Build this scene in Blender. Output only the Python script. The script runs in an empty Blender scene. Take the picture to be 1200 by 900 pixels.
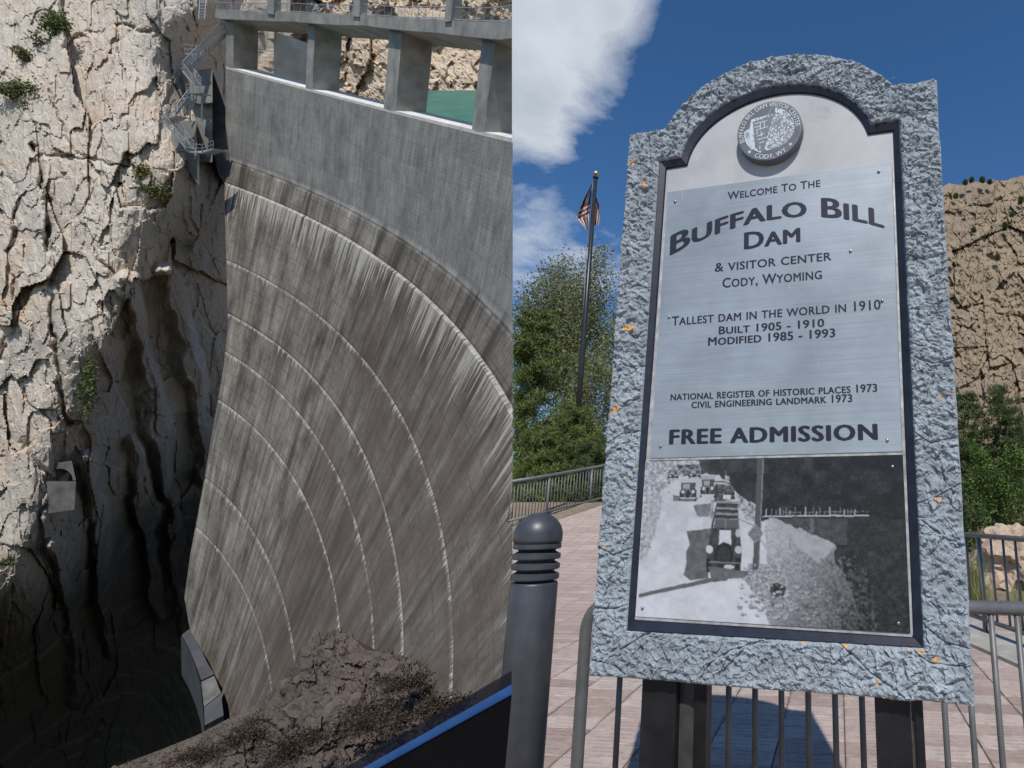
import bpy, bmesh, math, random
import numpy as np
from mathutils import Vector, Matrix

scene = bpy.context.scene
col = scene.collection
random.seed(7)

# ------------------------------------------------------------------ camera
EYE = 1.4
FPX = 657.0                                   # focal length in pixels of the 1200 px wide photograph
PITCH = math.atan(147 / FPX)
cam_d = bpy.data.cameras.new('camera')
cam = bpy.data.objects.new('camera', cam_d)
col.objects.link(cam)
cam.location = (0, 0, EYE)
cam.rotation_euler = (math.radians(90) + PITCH, 0, 0)
cam_d.sensor_width = 36
cam_d.lens = FPX / 1200 * 36
cam_d.shift_x = -0.25
cam_d.clip_start = 0.05
cam_d.clip_end = 3000
scene.camera = cam

# ------------------------------------------------------------------ sun, sky, exposure
SUN = Vector((0.085, -0.648, 0.757)).normalized()
sd = bpy.data.lights.new('sun', 'SUN')
sd.energy = 4.2
sd.angle = math.radians(0.53)
sd.color = (1.0, 0.955, 0.89)
sun = bpy.data.objects.new('sun', sd)
col.objects.link(sun)
sun.rotation_euler = SUN.to_track_quat('Z', 'Y').to_euler()

world = bpy.data.worlds.new('World')
scene.world = world
world.use_nodes = True
wn = world.node_tree
wn.nodes.clear()


def wnode(t, **kw):
    n = wn.nodes.new(t)
    for k, v in kw.items():
        setattr(n, k, v)
    return n


sky = wnode('ShaderNodeTexSky', sky_type='NISHITA', sun_disc=False)
sky.sun_elevation = math.asin(SUN.z)
sky.sun_rotation = math.atan2(SUN.x, SUN.y)
sky.altitude = 1700
sky.air_density = 1.0
sky.dust_density = 0.15
sky.ozone_density = 3.0
hsv = wnode('ShaderNodeHueSaturation')
hsv.inputs['Saturation'].default_value = 1.2
hsv.inputs['Value'].default_value = 1.0
wn.links.new(sky.outputs[0], hsv.inputs['Color'])
tc = wnode('ShaderNodeTexCoord')
# clouds: noise over the sky direction projected on a cloud layer
sep = wnode('ShaderNodeSeparateXYZ')
wn.links.new(tc.outputs['Generated'], sep.inputs[0])


def wmath(op, a, b=None, c=None):
    n = wnode('ShaderNodeMath', operation=op)
    for i, v in enumerate((a, b, c)):
        if v is None:
            continue
        if isinstance(v, (int, float)):
            n.inputs[i].default_value = v
        else:
            wn.links.new(v, n.inputs[i])
    return n.outputs[0]


zc = wmath('ADD', wmath('MAXIMUM', sep.outputs[2], 0.0), 0.12)
comb = wnode('ShaderNodeCombineXYZ')
wn.links.new(wmath('DIVIDE', sep.outputs[0], zc), comb.inputs[0])
wn.links.new(wmath('DIVIDE', sep.outputs[1], zc), comb.inputs[1])
CLOUD_OFF = (1.75, 0.32, 0.0)
mp = wnode('ShaderNodeMapping')
mp.inputs['Location'].default_value = CLOUD_OFF
wn.links.new(comb.outputs[0], mp.inputs[0])
nz = wnode('ShaderNodeTexNoise')
nz.inputs['Scale'].default_value = 2.3
nz.inputs['Detail'].default_value = 9
nz.inputs['Roughness'].default_value = 0.64
nz.inputs['Distortion'].default_value = 0.25
wn.links.new(mp.outputs[0], nz.inputs['Vector'])


def toward(x, y, deg, gain):
    """a bank of cloud round one direction of the sky"""
    d = Vector(((x - 900) / FPX, 1.0, (450 - y) / FPX))
    d = Vector((d.x, d.y * math.cos(PITCH) - d.z * math.sin(PITCH), d.y * math.sin(PITCH) + d.z * math.cos(PITCH))).normalized()
    n = wnode('ShaderNodeVectorMath', operation='DOT_PRODUCT')
    wn.links.new(tc.outputs['Generated'], n.inputs[0])
    n.inputs[1].default_value = d
    m = wnode('ShaderNodeMapRange', interpolation_type='SMOOTHSTEP')
    wn.links.new(n.outputs['Value'], m.inputs['Value'])
    m.inputs['From Min'].default_value = math.cos(math.radians(deg))
    m.inputs['From Max'].default_value = 1.0
    m.inputs['To Max'].default_value = gain
    return m.outputs[0]


dens = wmath('SUBTRACT', nz.outputs['Fac'], 0.10)
for b_ in ((640, 20, 11.5, 0.25), (590, 60, 12, 0.22), (608, 120, 6, 0.08), (598, 210, 8, 0.20), (650, 320, 9.5, 0.19), (745, 5, 4, 0.12)):
    dens = wmath('ADD', dens, toward(*b_))
ramp = wnode('ShaderNodeValToRGB')
ramp.color_ramp.elements[0].position = 0.56
ramp.color_ramp.elements[0].color = (0, 0, 0, 1)
ramp.color_ramp.elements[1].position = 0.80
ramp.color_ramp.elements[1].color = (1, 1, 1, 1)
wn.links.new(dens, ramp.inputs[0])
# denser cores are greyer, as the underside of a fair-weather cloud is
core = wnode('ShaderNodeValToRGB')
core.color_ramp.elements[0].position = 0.60
core.color_ramp.elements[0].color = (5.8, 6.2, 6.7, 1)
core.color_ramp.elements[1].position = 0.95
core.color_ramp.elements[1].color = (3.2, 3.7, 4.3, 1)
nz2 = wnode('ShaderNodeTexNoise')
nz2.inputs['Scale'].default_value = 3.1
nz2.inputs['Detail'].default_value = 6
wn.links.new(mp.outputs[0], nz2.inputs['Vector'])
wn.links.new(wmath('ADD', wmath('MULTIPLY', dens, 0.55), wmath('MULTIPLY', nz2.outputs['Fac'], 0.62)), core.inputs[0])
mixc = wnode('ShaderNodeMix', data_type='RGBA')
wn.links.new(ramp.outputs[0], mixc.inputs['Factor'])
wn.links.new(hsv.outputs[0], mixc.inputs['A'])
wn.links.new(core.outputs[0], mixc.inputs['B'])
bg = wnode('ShaderNodeBackground')
bg.inputs['Strength'].default_value = 0.125
wn.links.new(mixc.outputs['Result'], bg.inputs[0])
wo = wnode('ShaderNodeOutputWorld')
wn.links.new(bg.outputs[0], wo.inputs[0])

scene.view_settings.view_transform = 'Standard'
scene.view_settings.look = 'None'
scene.view_settings.exposure = 0.0
scene.view_settings.gamma = 1.0
scene.view_settings.use_curve_mapping = False

# ------------------------------------------------------------------ geometry of the view
CR = np.array([1.0, 0, 0])
CU = np.array([0, -math.sin(PITCH), math.cos(PITCH)])
CF = np.array([0, math.cos(PITCH), math.sin(PITCH)])
CC = np.array([0, 0, EYE])


def at(x, y, d):
    """a place seen at photo position x, y, d metres ahead (arrays allowed)"""
    x, y, d = np.broadcast_arrays(np.asarray(x, float), np.asarray(y, float), np.asarray(d, float))
    return CC + (((x - 900) / FPX)[..., None] * CR + ((450 - y) / FPX)[..., None] * CU + CF) * d[..., None]


def proj(P):
    Q = np.asarray(P, float) - CC
    dep = Q @ CF
    return 900 + FPX * (Q @ CR) / dep, 450 - FPX * (Q @ CU) / dep, dep


# ------------------------------------------------------------------ noise
def _h(ix, iy, iz, s):
    n = (ix * 374761393 + iy * 668265263 + iz * 2147483647 + s * 1274126177) & 0xFFFFFFFF
    n = ((n ^ (n >> 13)) * 1274126177) & 0xFFFFFFFF
    n = ((n ^ (n >> 16)) * 2246822519) & 0xFFFFFFFF
    return ((n ^ (n >> 15)) & 0xFFFFFF) / float(0x1000000)


def vnoise(P, s=0):
    P = np.asarray(P, float)
    i = np.floor(P).astype(np.int64)
    f = P - i
    f = f * f * f * (f * (f * 6 - 15) + 10)
    r = 0
    for a in (0, 1):
        wa = f[..., 0] if a else 1 - f[..., 0]
        for b in (0, 1):
            wb = f[..., 1] if b else 1 - f[..., 1]
            for c in (0, 1):
                wc = f[..., 2] if c else 1 - f[..., 2]
                r = r + wa * wb * wc * _h(i[..., 0] + a, i[..., 1] + b, i[..., 2] + c, s)
    return r * 2 - 1


def fbm(P, oct=4, s=0, gain=0.5):
    P = np.asarray(P, float)
    r, a = 0, 1.0
    for k in range(oct):
        r = r + a * vnoise(P * 2.03 ** k + 17.3 * k, s + k)
        a *= gain
    return r


def facets(P, s=0, tilt=0.6, blocky=False):
    """broken blocks: one random plane for each Worley cell; returns offset and distance to the nearest edge"""
    P = np.asarray(P, float)
    i = np.floor(P).astype(np.int64)
    sh = P.shape[:-1]
    d1 = np.full(sh, 9e9)
    d2 = np.full(sh, 9e9)
    off = np.zeros(sh)
    for a in (-1, 0, 1):
        for b in (-1, 0, 1):
            for c in (-1, 0, 1):
                x, y, z = i[..., 0] + a, i[..., 1] + b, i[..., 2] + c
                cx = x + _h(x, y, z, s)
                cy = y + _h(x, y, z, s + 1)
                cz = z + _h(x, y, z, s + 2)
                dx, dy, dz = P[..., 0] - cx, P[..., 1] - cy, P[..., 2] - cz
                if blocky:                      # joint-bounded blocks
                    d = np.maximum(np.maximum(np.abs(dx), np.abs(dy)), np.abs(dz)) + 0.25 * (np.abs(dx) + np.abs(dy) + np.abs(dz))
                    d = d * d
                else:
                    d = dx * dx + dy * dy + dz * dz
                o = (_h(x, y, z, s + 3) * 2 - 1) + tilt * ((_h(x, y, z, s + 4) * 2 - 1) * dx + (_h(x, y, z, s + 5) * 2 - 1) * dy + (_h(x, y, z, s + 6) * 2 - 1) * dz)
                m = d < d1
                d2 = np.where(m, d1, np.minimum(d2, d))
                off = np.where(m, o, off)
                d1 = np.where(m, d, d1)
    return off, np.sqrt(d2) - np.sqrt(d1)


def tps(ctrl):
    """smooth surface through (x, y, value) points"""
    c = np.array(ctrl, float)
    xy = c[:, :2] / 100
    n = len(c)

    def U(r2):
        return np.where(r2 > 0, r2 * np.log(np.maximum(r2, 1e-12)), 0)
    K = U(((xy[:, None] - xy[None]) ** 2).sum(-1)) + np.eye(n) * 0.02
    Pm = np.hstack([np.ones((n, 1)), xy])
    A = np.block([[K, Pm], [Pm.T, np.zeros((3, 3))]])
    w = np.linalg.solve(A, np.concatenate([c[:, 2], np.zeros(3)]))

    def f(x, y):
        q = np.stack([np.asarray(x, float), np.asarray(y, float)], -1) / 100
        r = w[n] + w[n + 1] * q[..., 0] + w[n + 2] * q[..., 1]
        for k in range(n):
            r = r + w[k] * U(((q - xy[k]) ** 2).sum(-1))
        return r
    return f


# ------------------------------------------------------------------ objects
ORG = {}


def tag(o, label=None, cat=None, group=None, kind=None):
    if label:
        o['label'] = label
    if cat:
        o['category'] = cat
    if group:
        o['group'] = group
    if kind:
        o['kind'] = kind
    return o


def thing(name, label, cat, loc, group=None):
    o = bpy.data.objects.new(name, None)
    col.objects.link(o)
    o.location = tuple(float(v) for v in loc)
    o.empty_display_size = 0.2
    ORG[o] = np.array(loc, float)
    return tag(o, label, cat, group)


class MB:
    """collects shapes in world metres; build() links them as ONE mesh object"""

    def __init__(s):
        s.v, s.f, s.uv, s.n = [], [], None, 0

    def add(s, V, F):
        V = np.asarray(V, float).reshape(-1, 3)
        s.v.append(V)
        s.f += [tuple(int(i) + s.n for i in f) for f in F]
        s.n += len(V)
        return s

    def quad(s, a, b, c, d):
        return s.add([a, b, c, d], [(0, 1, 2, 3)])

    def box(s, c, h, ax=None):
        c = np.asarray(c, float)
        ax = np.eye(3) if ax is None else np.asarray(ax, float)
        V = [c + i * h[0] * ax[0] + j * h[1] * ax[1] + k * h[2] * ax[2] for i in (-1, 1) for j in (-1, 1) for k in (-1, 1)]
        return s.add(V, [(0, 1, 3, 2), (4, 6, 7, 5), (0, 4, 5, 1), (2, 3, 7, 6), (0, 2, 6, 4), (1, 5, 7, 3)])

    def bar(s, a, b, w, h=None, up=(0, 0, 1)):
        a, b = np.asarray(a, float), np.asarray(b, float)
        d = b - a
        L = np.linalg.norm(d)
        d = d / L
        x = np.cross(d, up)
        if np.linalg.norm(x) < 1e-3:
            x = np.cross(d, (0, 1, 0))
        x /= np.linalg.norm(x)
        y = np.cross(x, d)
        return s.box((a + b) / 2, (L / 2, w / 2, (h or w) / 2), (d, x, y))

    def tube(s, pts, r, n=8, cap=True):
        pts = np.asarray(pts, float)
        r = np.broadcast_to(np.asarray(r, float), (len(pts),))
        t = np.gradient(pts, axis=0)
        t /= np.linalg.norm(t, axis=1)[:, None] + 1e-12
        ref = np.array([0.31, 0.17, 0.93]) if abs(t[0][2]) < 0.8 else np.array([0.93, 0.3, 0.1])
        V = []
        for p, d, rr in zip(pts, t, r):
            x = np.cross(d, ref)
            x /= np.linalg.norm(x)
            y = np.cross(d, x)
            for k in range(n):
                a = 2 * math.pi * k / n
                V.append(p + rr * (math.cos(a) * x + math.sin(a) * y))
        F = []
        for i in range(len(pts) - 1):
            for k in range(n):
                k2 = (k + 1) % n
                F.append((i * n + k, i * n + k2, (i + 1) * n + k2, (i + 1) * n + k))
        if cap:
            F.append(tuple(range(n - 1, -1, -1)))
            F.append(tuple((len(pts) - 1) * n + k for k in range(n)))
        return s.add(V, F)

    def lathe(s, prof, c, n=24, ax=None):
        c = np.asarray(c, float)
        ax = np.eye(3) if ax is None else np.asarray(ax, float)
        V = [c + r * (math.cos(2 * math.pi * k / n) * ax[0] + math.sin(2 * math.pi * k / n) * ax[1]) + z * ax[2] for r, z in prof for k in range(n)]
        m = len(prof)
        F = [(i * n + k, i * n + (k + 1) % n, (i + 1) * n + (k + 1) % n, (i + 1) * n + k) for i in range(m - 1) for k in range(n)]
        F.append(tuple(range(n - 1, -1, -1)))
        F.append(tuple((m - 1) * n + k for k in range(n)))
        return s.add(V, F)

    def prism(s, A, B):
        """two matching outlines joined by sides"""
        A, B = np.asarray(A, float), np.asarray(B, float)
        n = len(A)
        F = [tuple(range(n)), tuple(range(2 * n - 1, n - 1, -1))]
        F += [(i, n + i, n + (i + 1) % n, (i + 1) % n) for i in range(n)]
        return s.add(np.vstack([A, B]), F)

    def grid(s, G, reach=None):
        h, w = G.shape[:2]
        idx = np.arange(h * w).reshape(h, w)
        F = np.stack([idx[:-1, :-1], idx[1:, :-1], idx[1:, 1:], idx[:-1, 1:]], -1)
        if reach:                               # leave out faces that would bridge a step in the outline
            L = np.linalg.norm(G[1:] - G[:-1], axis=-1)
            F = F[(L[:, :-1] < reach) & (L[:, 1:] < reach)]
        F = F.reshape(-1, 4)
        return s.add(G.reshape(-1, 3), F.tolist())

    def build(s, name, mat, parent=None, smooth=False, uv=None, colr=None, recalc=True):
        V = np.vstack(s.v)
        org = ORG.get(parent, np.zeros(3)) if parent else np.zeros(3)
        me = bpy.data.meshes.new(name)
        own = org
        if parent is None:
            own = np.array([V[:, 0].mean(), V[:, 1].mean(), V[:, 2].min()])
        me.from_pydata((V - own).tolist(), [], s.f)
        if recalc:
            bm = bmesh.new()
            bm.from_mesh(me)
            bmesh.ops.recalc_face_normals(bm, faces=bm.faces)
            bm.to_mesh(me)
            bm.free()
        if uv is not None:
            lay = me.uv_layers.new(name='UVMap')
            li = np.empty(len(me.loops), np.int32)
            me.loops.foreach_get('vertex_index', li)
            lay.data.foreach_set('uv', np.asarray(uv, np.float32)[li].ravel())
        if colr is not None:
            ca = me.color_attributes.new('Col', 'FLOAT_COLOR', 'POINT')
            c4 = np.ones((len(V), 4), np.float32)
            c4[:, :3] = colr
            ca.data.foreach_set('color', c4.ravel())
        if smooth:
            me.polygons.foreach_set('use_smooth', [True] * len(me.polygons))
        me.materials.append(mat)
        o = bpy.data.objects.new(name, me)
        col.objects.link(o)
        if parent:
            o.parent = parent
        else:
            o.location = tuple(float(v) for v in own)
        ORG[o] = own
        return o


# ------------------------------------------------------------------ materials
class NT:
    def __init__(s, name, rough=0.8, metal=0.0, spec=0.3):
        s.m = bpy.data.materials.new(name)
        s.m.use_nodes = True
        s.t = s.m.node_tree
        s.b = s.t.nodes['Principled BSDF']
        s.b.inputs['Roughness'].default_value = rough
        s.b.inputs['Metallic'].default_value = metal
        s.b.inputs['Specular IOR Level'].default_value = spec

    def n(s, t, **kw):
        n = s.t.nodes.new(t)
        for k, v in kw.items():
            setattr(n, k, v)
        return n

    def lk(s, a, b):
        s.t.links.new(a, b)

    def put(s, sock, v):
        if isinstance(v, bpy.types.NodeSocket):
            s.lk(v, sock)
        elif isinstance(v, tuple) and len(v) == 3 and sock.type == 'RGBA':
            sock.default_value = (*v, 1)
        else:
            sock.default_value = v

    def math(s, op, a, b=None, c=None, clamp=False):
        n = s.n('ShaderNodeMath', operation=op, use_clamp=clamp)
        for i, v in enumerate((a, b, c)):
            if v is not None:
                s.put(n.inputs[i], v)
        return n.outputs[0]

    def coord(s, kind='Object', scale=(1, 1, 1), loc=(0, 0, 0), rot=(0, 0, 0)):
        t = s.n('ShaderNodeTexCoord')
        m = s.n('ShaderNodeMapping')
        m.inputs['Scale'].default_value = scale
        m.inputs['Location'].default_value = loc
        m.inputs['Rotation'].default_value = rot
        s.lk(t.outputs[kind], m.inputs[0])
        return m.outputs[0]

    def noise(s, vec, scale=1.0, detail=5, rough=0.55, dist=0.0):
        n = s.n('ShaderNodeTexNoise')
        s.put(n.inputs['Vector'], vec)
        n.inputs['Scale'].default_value = scale
        n.inputs['Detail'].default_value = detail
        n.inputs['Roughness'].default_value = rough
        n.inputs['Distortion'].default_value = dist
        return n.outputs['Fac']

    def ramp(s, fac, stops, interp='LINEAR'):
        n = s.n('ShaderNodeValToRGB')
        cr = n.color_ramp
        cr.interpolation = interp
        while len(cr.elements) < len(stops):
            cr.elements.new(0.5)
        for e, (p, c) in zip(cr.elements, stops):
            e.position = p
            if isinstance(c, (int, float)):
                c = (c, c, c)
            e.color = (*c, 1)
        s.put(n.inputs[0], fac)
        return n.outputs[0]

    def mix(s, fac, a, b, mode='MIX'):
        n = s.n('ShaderNodeMix', data_type='RGBA', blend_type=mode)
        s.put(n.inputs['Factor'], fac)
        s.put(n.inputs['A'], a)
        s.put(n.inputs['B'], b)
        return n.outputs['Result']

    def smooth(s, v, lo, hi):
        n = s.n('ShaderNodeMapRange', interpolation_type='SMOOTHSTEP')
        s.put(n.inputs['Value'], v)
        s.put(n.inputs['From Min'], lo)
        s.put(n.inputs['From Max'], hi)
        return n.outputs[0]

    def color(s, c):
        s.put(s.b.inputs['Base Color'], c)
        return s

    def bump(s, h, strength=0.5, dist=0.02):
        n = s.n('ShaderNodeBump')
        n.inputs['Strength'].default_value = strength
        n.inputs['Distance'].default_value = dist
        s.put(n.inputs['Height'], h)
        s.lk(n.outputs[0], s.b.inputs['Normal'])
        return s


MATS = {}


def plain(name, c, rough=0.7, metal=0.0, var=0.15, scale=8.0, bump=0.1, spec=0.3, bd=0.01):
    if name in MATS:
        return MATS[name]
    t = NT(name, rough, metal, spec)
    v = t.coord('Object')
    f = t.noise(v, scale, 6, 0.6)
    c = tuple(c)
    lo = tuple(x * (1 - var * 1.6) for x in c)
    hi = tuple(min(1, x * (1 + var * 1.3)) for x in c)
    t.color(t.ramp(f, [(0.3, lo), (0.7, hi)]))
    if bump:
        t.bump(t.noise(v, scale * 4, 5, 0.6), bump, bd)
    MATS[name] = t.m
    return t.m


def rock_mat(name, pale, mid, warm, dark, sc=1.0, stain_shade=None):
    t = NT(name, 0.9, 0, 0.15)
    v = t.coord('Object')
    a = t.noise(v, 0.09 * sc, 6, 0.6, 0.6)
    b = t.noise(v, 0.5 * sc, 8, 0.65)
    c = t.ramp(a, [(0.34, mid), (0.52, pale), (0.68, warm)])
    c = t.mix(t.ramp(b, [(0.32, 0.5), (0.48, 0.0)]), c, dark)
    fine = t.noise(v, 2.6 * sc, 8, 0.7)
    c = t.mix(1.0, c, t.ramp(fine, [(0.25, 0.72), (0.6, 1.08)]), 'MULTIPLY')
    vs = t.coord('Object', (0.5 * sc, 0.5 * sc, 0.06 * sc))
    st = t.noise(vs, 1.0, 5, 0.6)
    c = t.mix(t.ramp(st, [(0.58, 0.0), (0.74, 0.4)]), c, dark)
    if stain_shade:
        c = stain_shade(t, c)
    t.color(c)
    t.bump(t.math('ADD', fine, t.math('MULTIPLY', b, 2.0)), 0.5, 0.16 / sc)
    return t.m

# ================================================================== the dam and its canyon
# arch dam: elliptic arch, battered downstream face. DU is the dam's own upright.
DQ = [0.6934397, 0.2648136, 0.2721725, 19.480243, -63.746784, -0.8705632, 0.0503448, 0.3980888, 12.403943]
ZL = {'joint': -12.93, 'A': -16.14, 'B': -26.20, 'C': -32.82, 'D': -37.51, 'E': -43.62, 'F': -53.33, 'G': -59.16}
DE, DPHI, DR0 = -0.4895729, 1.7588002, 45.0
yw, pt, rl = DQ[:3]
_F = np.array([math.sin(yw) * math.cos(pt), math.cos(yw) * math.cos(pt), -math.sin(pt)])
_R = np.array([math.cos(yw), -math.sin(yw), 0])
_U = np.cross(_R, _F)
DR = np.stack([math.cos(rl) * _R + math.sin(rl) * _U, math.cos(rl) * _U - math.sin(rl) * _R, _F])   # camera axes in the dam frame
DO = np.array(DQ[3:6])
CAMAX = np.stack([CR, CU, CF])
D2W = CAMAX.T @ DR                                  # dam frame -> world
DU = D2W @ np.array([0, 0, 1.0])


def d2w(P):
    return CC + (np.asarray(P, float) - DO) @ D2W.T


def w2d(P):
    return DO + (np.asarray(P, float) - CC) @ D2W


def drad(z):
    d = -np.asarray(z, float)
    return DR0 - DQ[6] * np.minimum(d, DQ[8]) - DQ[7] * np.maximum(d - DQ[8], 0)


def dam(t, z, off=0.0, zo=None):
    """point of the dam face at arch angle t and level z, moved 'off' metres upstream"""
    t, z, off = np.broadcast_arrays(np.asarray(t, float), np.asarray(z, float), np.asarray(off, float))
    r = drad(z)
    ea, eb = math.exp(-DE), math.exp(DE)
    a, b = r * np.cos(t) * ea, r * np.sin(t) * eb
    na, nb = np.cos(t) / ea, np.sin(t) / eb
    nn = np.hypot(na, nb)
    a, b = a + off * na / nn, b + off * nb / nn
    c, s = math.cos(DPHI), math.sin(DPHI)
    return d2w(np.stack([a * c - b * s, a * s + b * c, z if zo is None else np.broadcast_to(zo, z.shape)], -1))


def dam_hit(x, y):
    """arch angle and level of the face at photo position x, y"""
    d = D2W.T @ (((x - 900) / FPX) * CR + ((450 - y) / FPX) * CU + CF)
    ts = np.linspace(8, 200, 8000)
    P = DO + ts[:, None] * d
    c, s = math.cos(DPHI), math.sin(DPHI)
    a = (P[:, 0] * c + P[:, 1] * s) * math.exp(DE)
    b = (-P[:, 0] * s + P[:, 1] * c) * math.exp(-DE)
    g = np.hypot(a, b) - drad(P[:, 2])
    k = np.where((g[:-1] < 0) & (g[1:] >= 0))[0][-1]
    w = -g[k] / (g[k + 1] - g[k])
    return math.atan2(b[k] + w * (b[k + 1] - b[k]), a[k] + w * (a[k + 1] - a[k])), P[k, 2] + w * (P[k + 1, 2] - P[k, 2])


SEAM_N = np.cross(at(600, 0, 1.0) - CC, at(600, 900, 1.0) - CC)
SEAM_N /= np.linalg.norm(SEAM_N)
if SEAM_N[0] < 0:
    SEAM_N = -SEAM_N


def end_here(o):
    """the crest structure ends in one clean cut above the plaza edge"""
    bm = bmesh.new()
    bm.from_mesh(o.data)
    r = bmesh.ops.bisect_plane(bm, geom=bm.verts[:] + bm.edges[:] + bm.faces[:], plane_co=Vector(CC - ORG[o]), plane_no=Vector(SEAM_N), clear_outer=True)
    ed = [e for e in r['geom_cut'] if isinstance(e, bmesh.types.BMEdge)]
    if ed:
        bmesh.ops.holes_fill(bm, edges=ed)
    bm.to_mesh(o.data)
    bm.free()
    return o


def start_here(o):
    """plaza pieces start at the plaza edge"""
    bm = bmesh.new()
    bm.from_mesh(o.data)
    bmesh.ops.bisect_plane(bm, geom=bm.verts[:] + bm.edges[:] + bm.faces[:], plane_co=Vector(CC - ORG[o]), plane_no=Vector(SEAM_N), clear_inner=True)
    bm.to_mesh(o.data)
    bm.free()
    return o


# --- concrete of the dam face: formed lifts, run-off streaks, lime below the lift joints
def dam_face_mat():
    t = NT('stained_dam_concrete', 0.88, 0, 0.2)
    uv = t.n('ShaderNodeUVMap')
    sp = t.n('ShaderNodeSeparateXYZ')
    t.lk(uv.outputs[0], sp.inputs[0])
    U, V = sp.outputs[0], sp.outputs[1]

    def vec(su, sv, ou=0.0):
        c = t.n('ShaderNodeCombineXYZ')
        t.put(c.inputs[0], t.math('MULTIPLY', U, su))
        t.put(c.inputs[1], t.math('MULTIPLY', V, sv))
        c.inputs[2].default_value = ou
        return c.outputs[0]
    old = t.ramp(t.noise(vec(0.05, 0.05), 1, 5, 0.6, 0.5), [(0.3, (0.125, 0.111, 0.093)), (0.55, (0.192, 0.175, 0.15)), (0.75, (0.25, 0.23, 0.20))])
    # streaks
    s1 = t.noise(vec(0.42, 0.06, 3.0), 1, 7, 0.66, 0.9)
    s2 = t.noise(vec(1.2, 0.42, 9.0), 1, 7, 0.65, 0.8)
    s3 = t.noise(vec(0.45, 0.06, 5.0), 1, 6, 0.65)
    old = t.mix(1.0, old, t.ramp(s1, [(0.34, 0.42), (0.5, 0.95), (0.66, 1.45)]), 'MULTIPLY')
    old = t.mix(1.0, old, t.ramp(s2, [(0.3, 0.78), (0.65, 1.16)]), 'MULTIPLY')
    old = t.mix(t.ramp(s3, [(0.6, 0.0), (0.72, 0.62)]), old, (0.075, 0.062, 0.052))
    old = t.mix(t.ramp(t.noise(vec(0.55, 0.05, 12.0), 1, 7, 0.65), [(0.6, 0.0), (0.75, 0.6)]), old, (0.36, 0.345, 0.315))
    old = t.mix(1.0, old, t.ramp(t.noise(vec(0.22, 0.22, 31.0), 1, 7, 0.65), [(0.32, 0.58), (0.5, 1.0), (0.7, 1.3)]), 'MULTIPLY')
    # pour lines of the separate lifts, faint and uneven
    lf_ = t.math('ABSOLUTE', t.math('SUBTRACT', t.math('FRACT', t.math('ADD', t.math('MULTIPLY', V, 0.62), t.math('MULTIPLY', t.noise(vec(0.1, 0.0, 3.0), 1, 3), 0.25))), 0.5))
    old = t.mix(t.math('MULTIPLY', t.math('LESS_THAN', lf_, 0.03), t.ramp(t.noise(vec(0.2, 0.4, 8.0), 1, 4), [(0.38, 0.0), (0.58, 0.6)])), old, (0.06, 0.054, 0.048))
    old = t.mix(1.0, old, t.ramp(t.noise(vec(2.2, 2.2, 71.0), 1, 8, 0.75), [(0.3, 0.72), (0.68, 1.22)]), 'MULTIPLY')
    # rusty red-brown bottom part near the right abutment
    red = t.math('MULTIPLY', t.smooth(U, 62.0, 74.0), t.smooth(V, -9.0, -26.0))
    red = t.math('MULTIPLY', red, t.ramp(t.noise(vec(0.12, 0.08, 4.0), 1, 6, 0.6), [(0.3, 0.15), (0.6, 0.75)]))
    old = t.mix(red, old, (0.10, 0.07, 0.058))
    # raised concrete above the joint
    new = t.ramp(t.noise(vec(0.16, 0.10), 1, 6, 0.65), [(0.3, (0.215, 0.206, 0.19)), (0.7, (0.34, 0.328, 0.305))])
    new = t.mix(1.0, new, t.ramp(t.noise(vec(1.5, 0.10, 2.0), 1, 8, 0.7), [(0.3, 0.72), (0.65, 1.16)]), 'MULTIPLY')
    br = t.n('ShaderNodeTexBrick')
    t.lk(vec(1, 1), br.inputs['Vector'])
    br.inputs['Scale'].default_value = 1.0
    br.inputs['Brick Width'].default_value = 3.6
    br.inputs['Row Height'].default_value = 2.4
    br.inputs['Mortar Size'].default_value = 0.04
    br.offset = 0.5
    br.inputs['Color1'].default_value = (0.8, 0.8, 0.8, 1)
    br.inputs['Color2'].default_value = (1.16, 1.16, 1.15, 1)
    br.inputs['Mortar'].default_value = (0.66, 0.66, 0.66, 1)
    new = t.mix(0.5, new, br.outputs['Color'], 'MULTIPLY')
    new = t.mix(1.0, new, t.ramp(t.noise(vec(0.5, 0.42, 51.0), 1, 7, 0.7), [(0.3, 0.7), (0.5, 1.0), (0.72, 1.25)]), 'MULTIPLY')
    jn = t.math('ADD', V, t.math('MULTIPLY', t.math('SUBTRACT', t.noise(vec(0.35, 0.0), 1, 4, 0.6), 0.5), 1.6))
    c = t.mix(t.smooth(jn, ZL['joint'] - 0.15, ZL['joint'] + 0.15), old, new)
    # dark wet runs from the joint
    band = t.math('MULTIPLY', t.smooth(V, ZL['joint'] + 1.2, ZL['joint'] - 0.3), t.smooth(V, ZL['A'] - 7, ZL['A'] + 0.5))
    drk = t.math('MULTIPLY', band, t.ramp(t.noise(vec(0.33, 0.02, 7.0), 1, 5, 0.6), [(0.52, 0.0), (0.62, 0.85)]))
    c = t.mix(drk, c, (0.05, 0.042, 0.036))
    # board marks
    wv = t.n('ShaderNodeTexWave', wave_type='BANDS', bands_direction='Y')
    t.lk(vec(1, 1), wv.inputs['Vector'])
    wv.inputs['Scale'].default_value = 0.9
    wv.inputs['Distortion'].default_value = 2.5
    # lime fringes hanging below each lift joint
    tot = None
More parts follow.
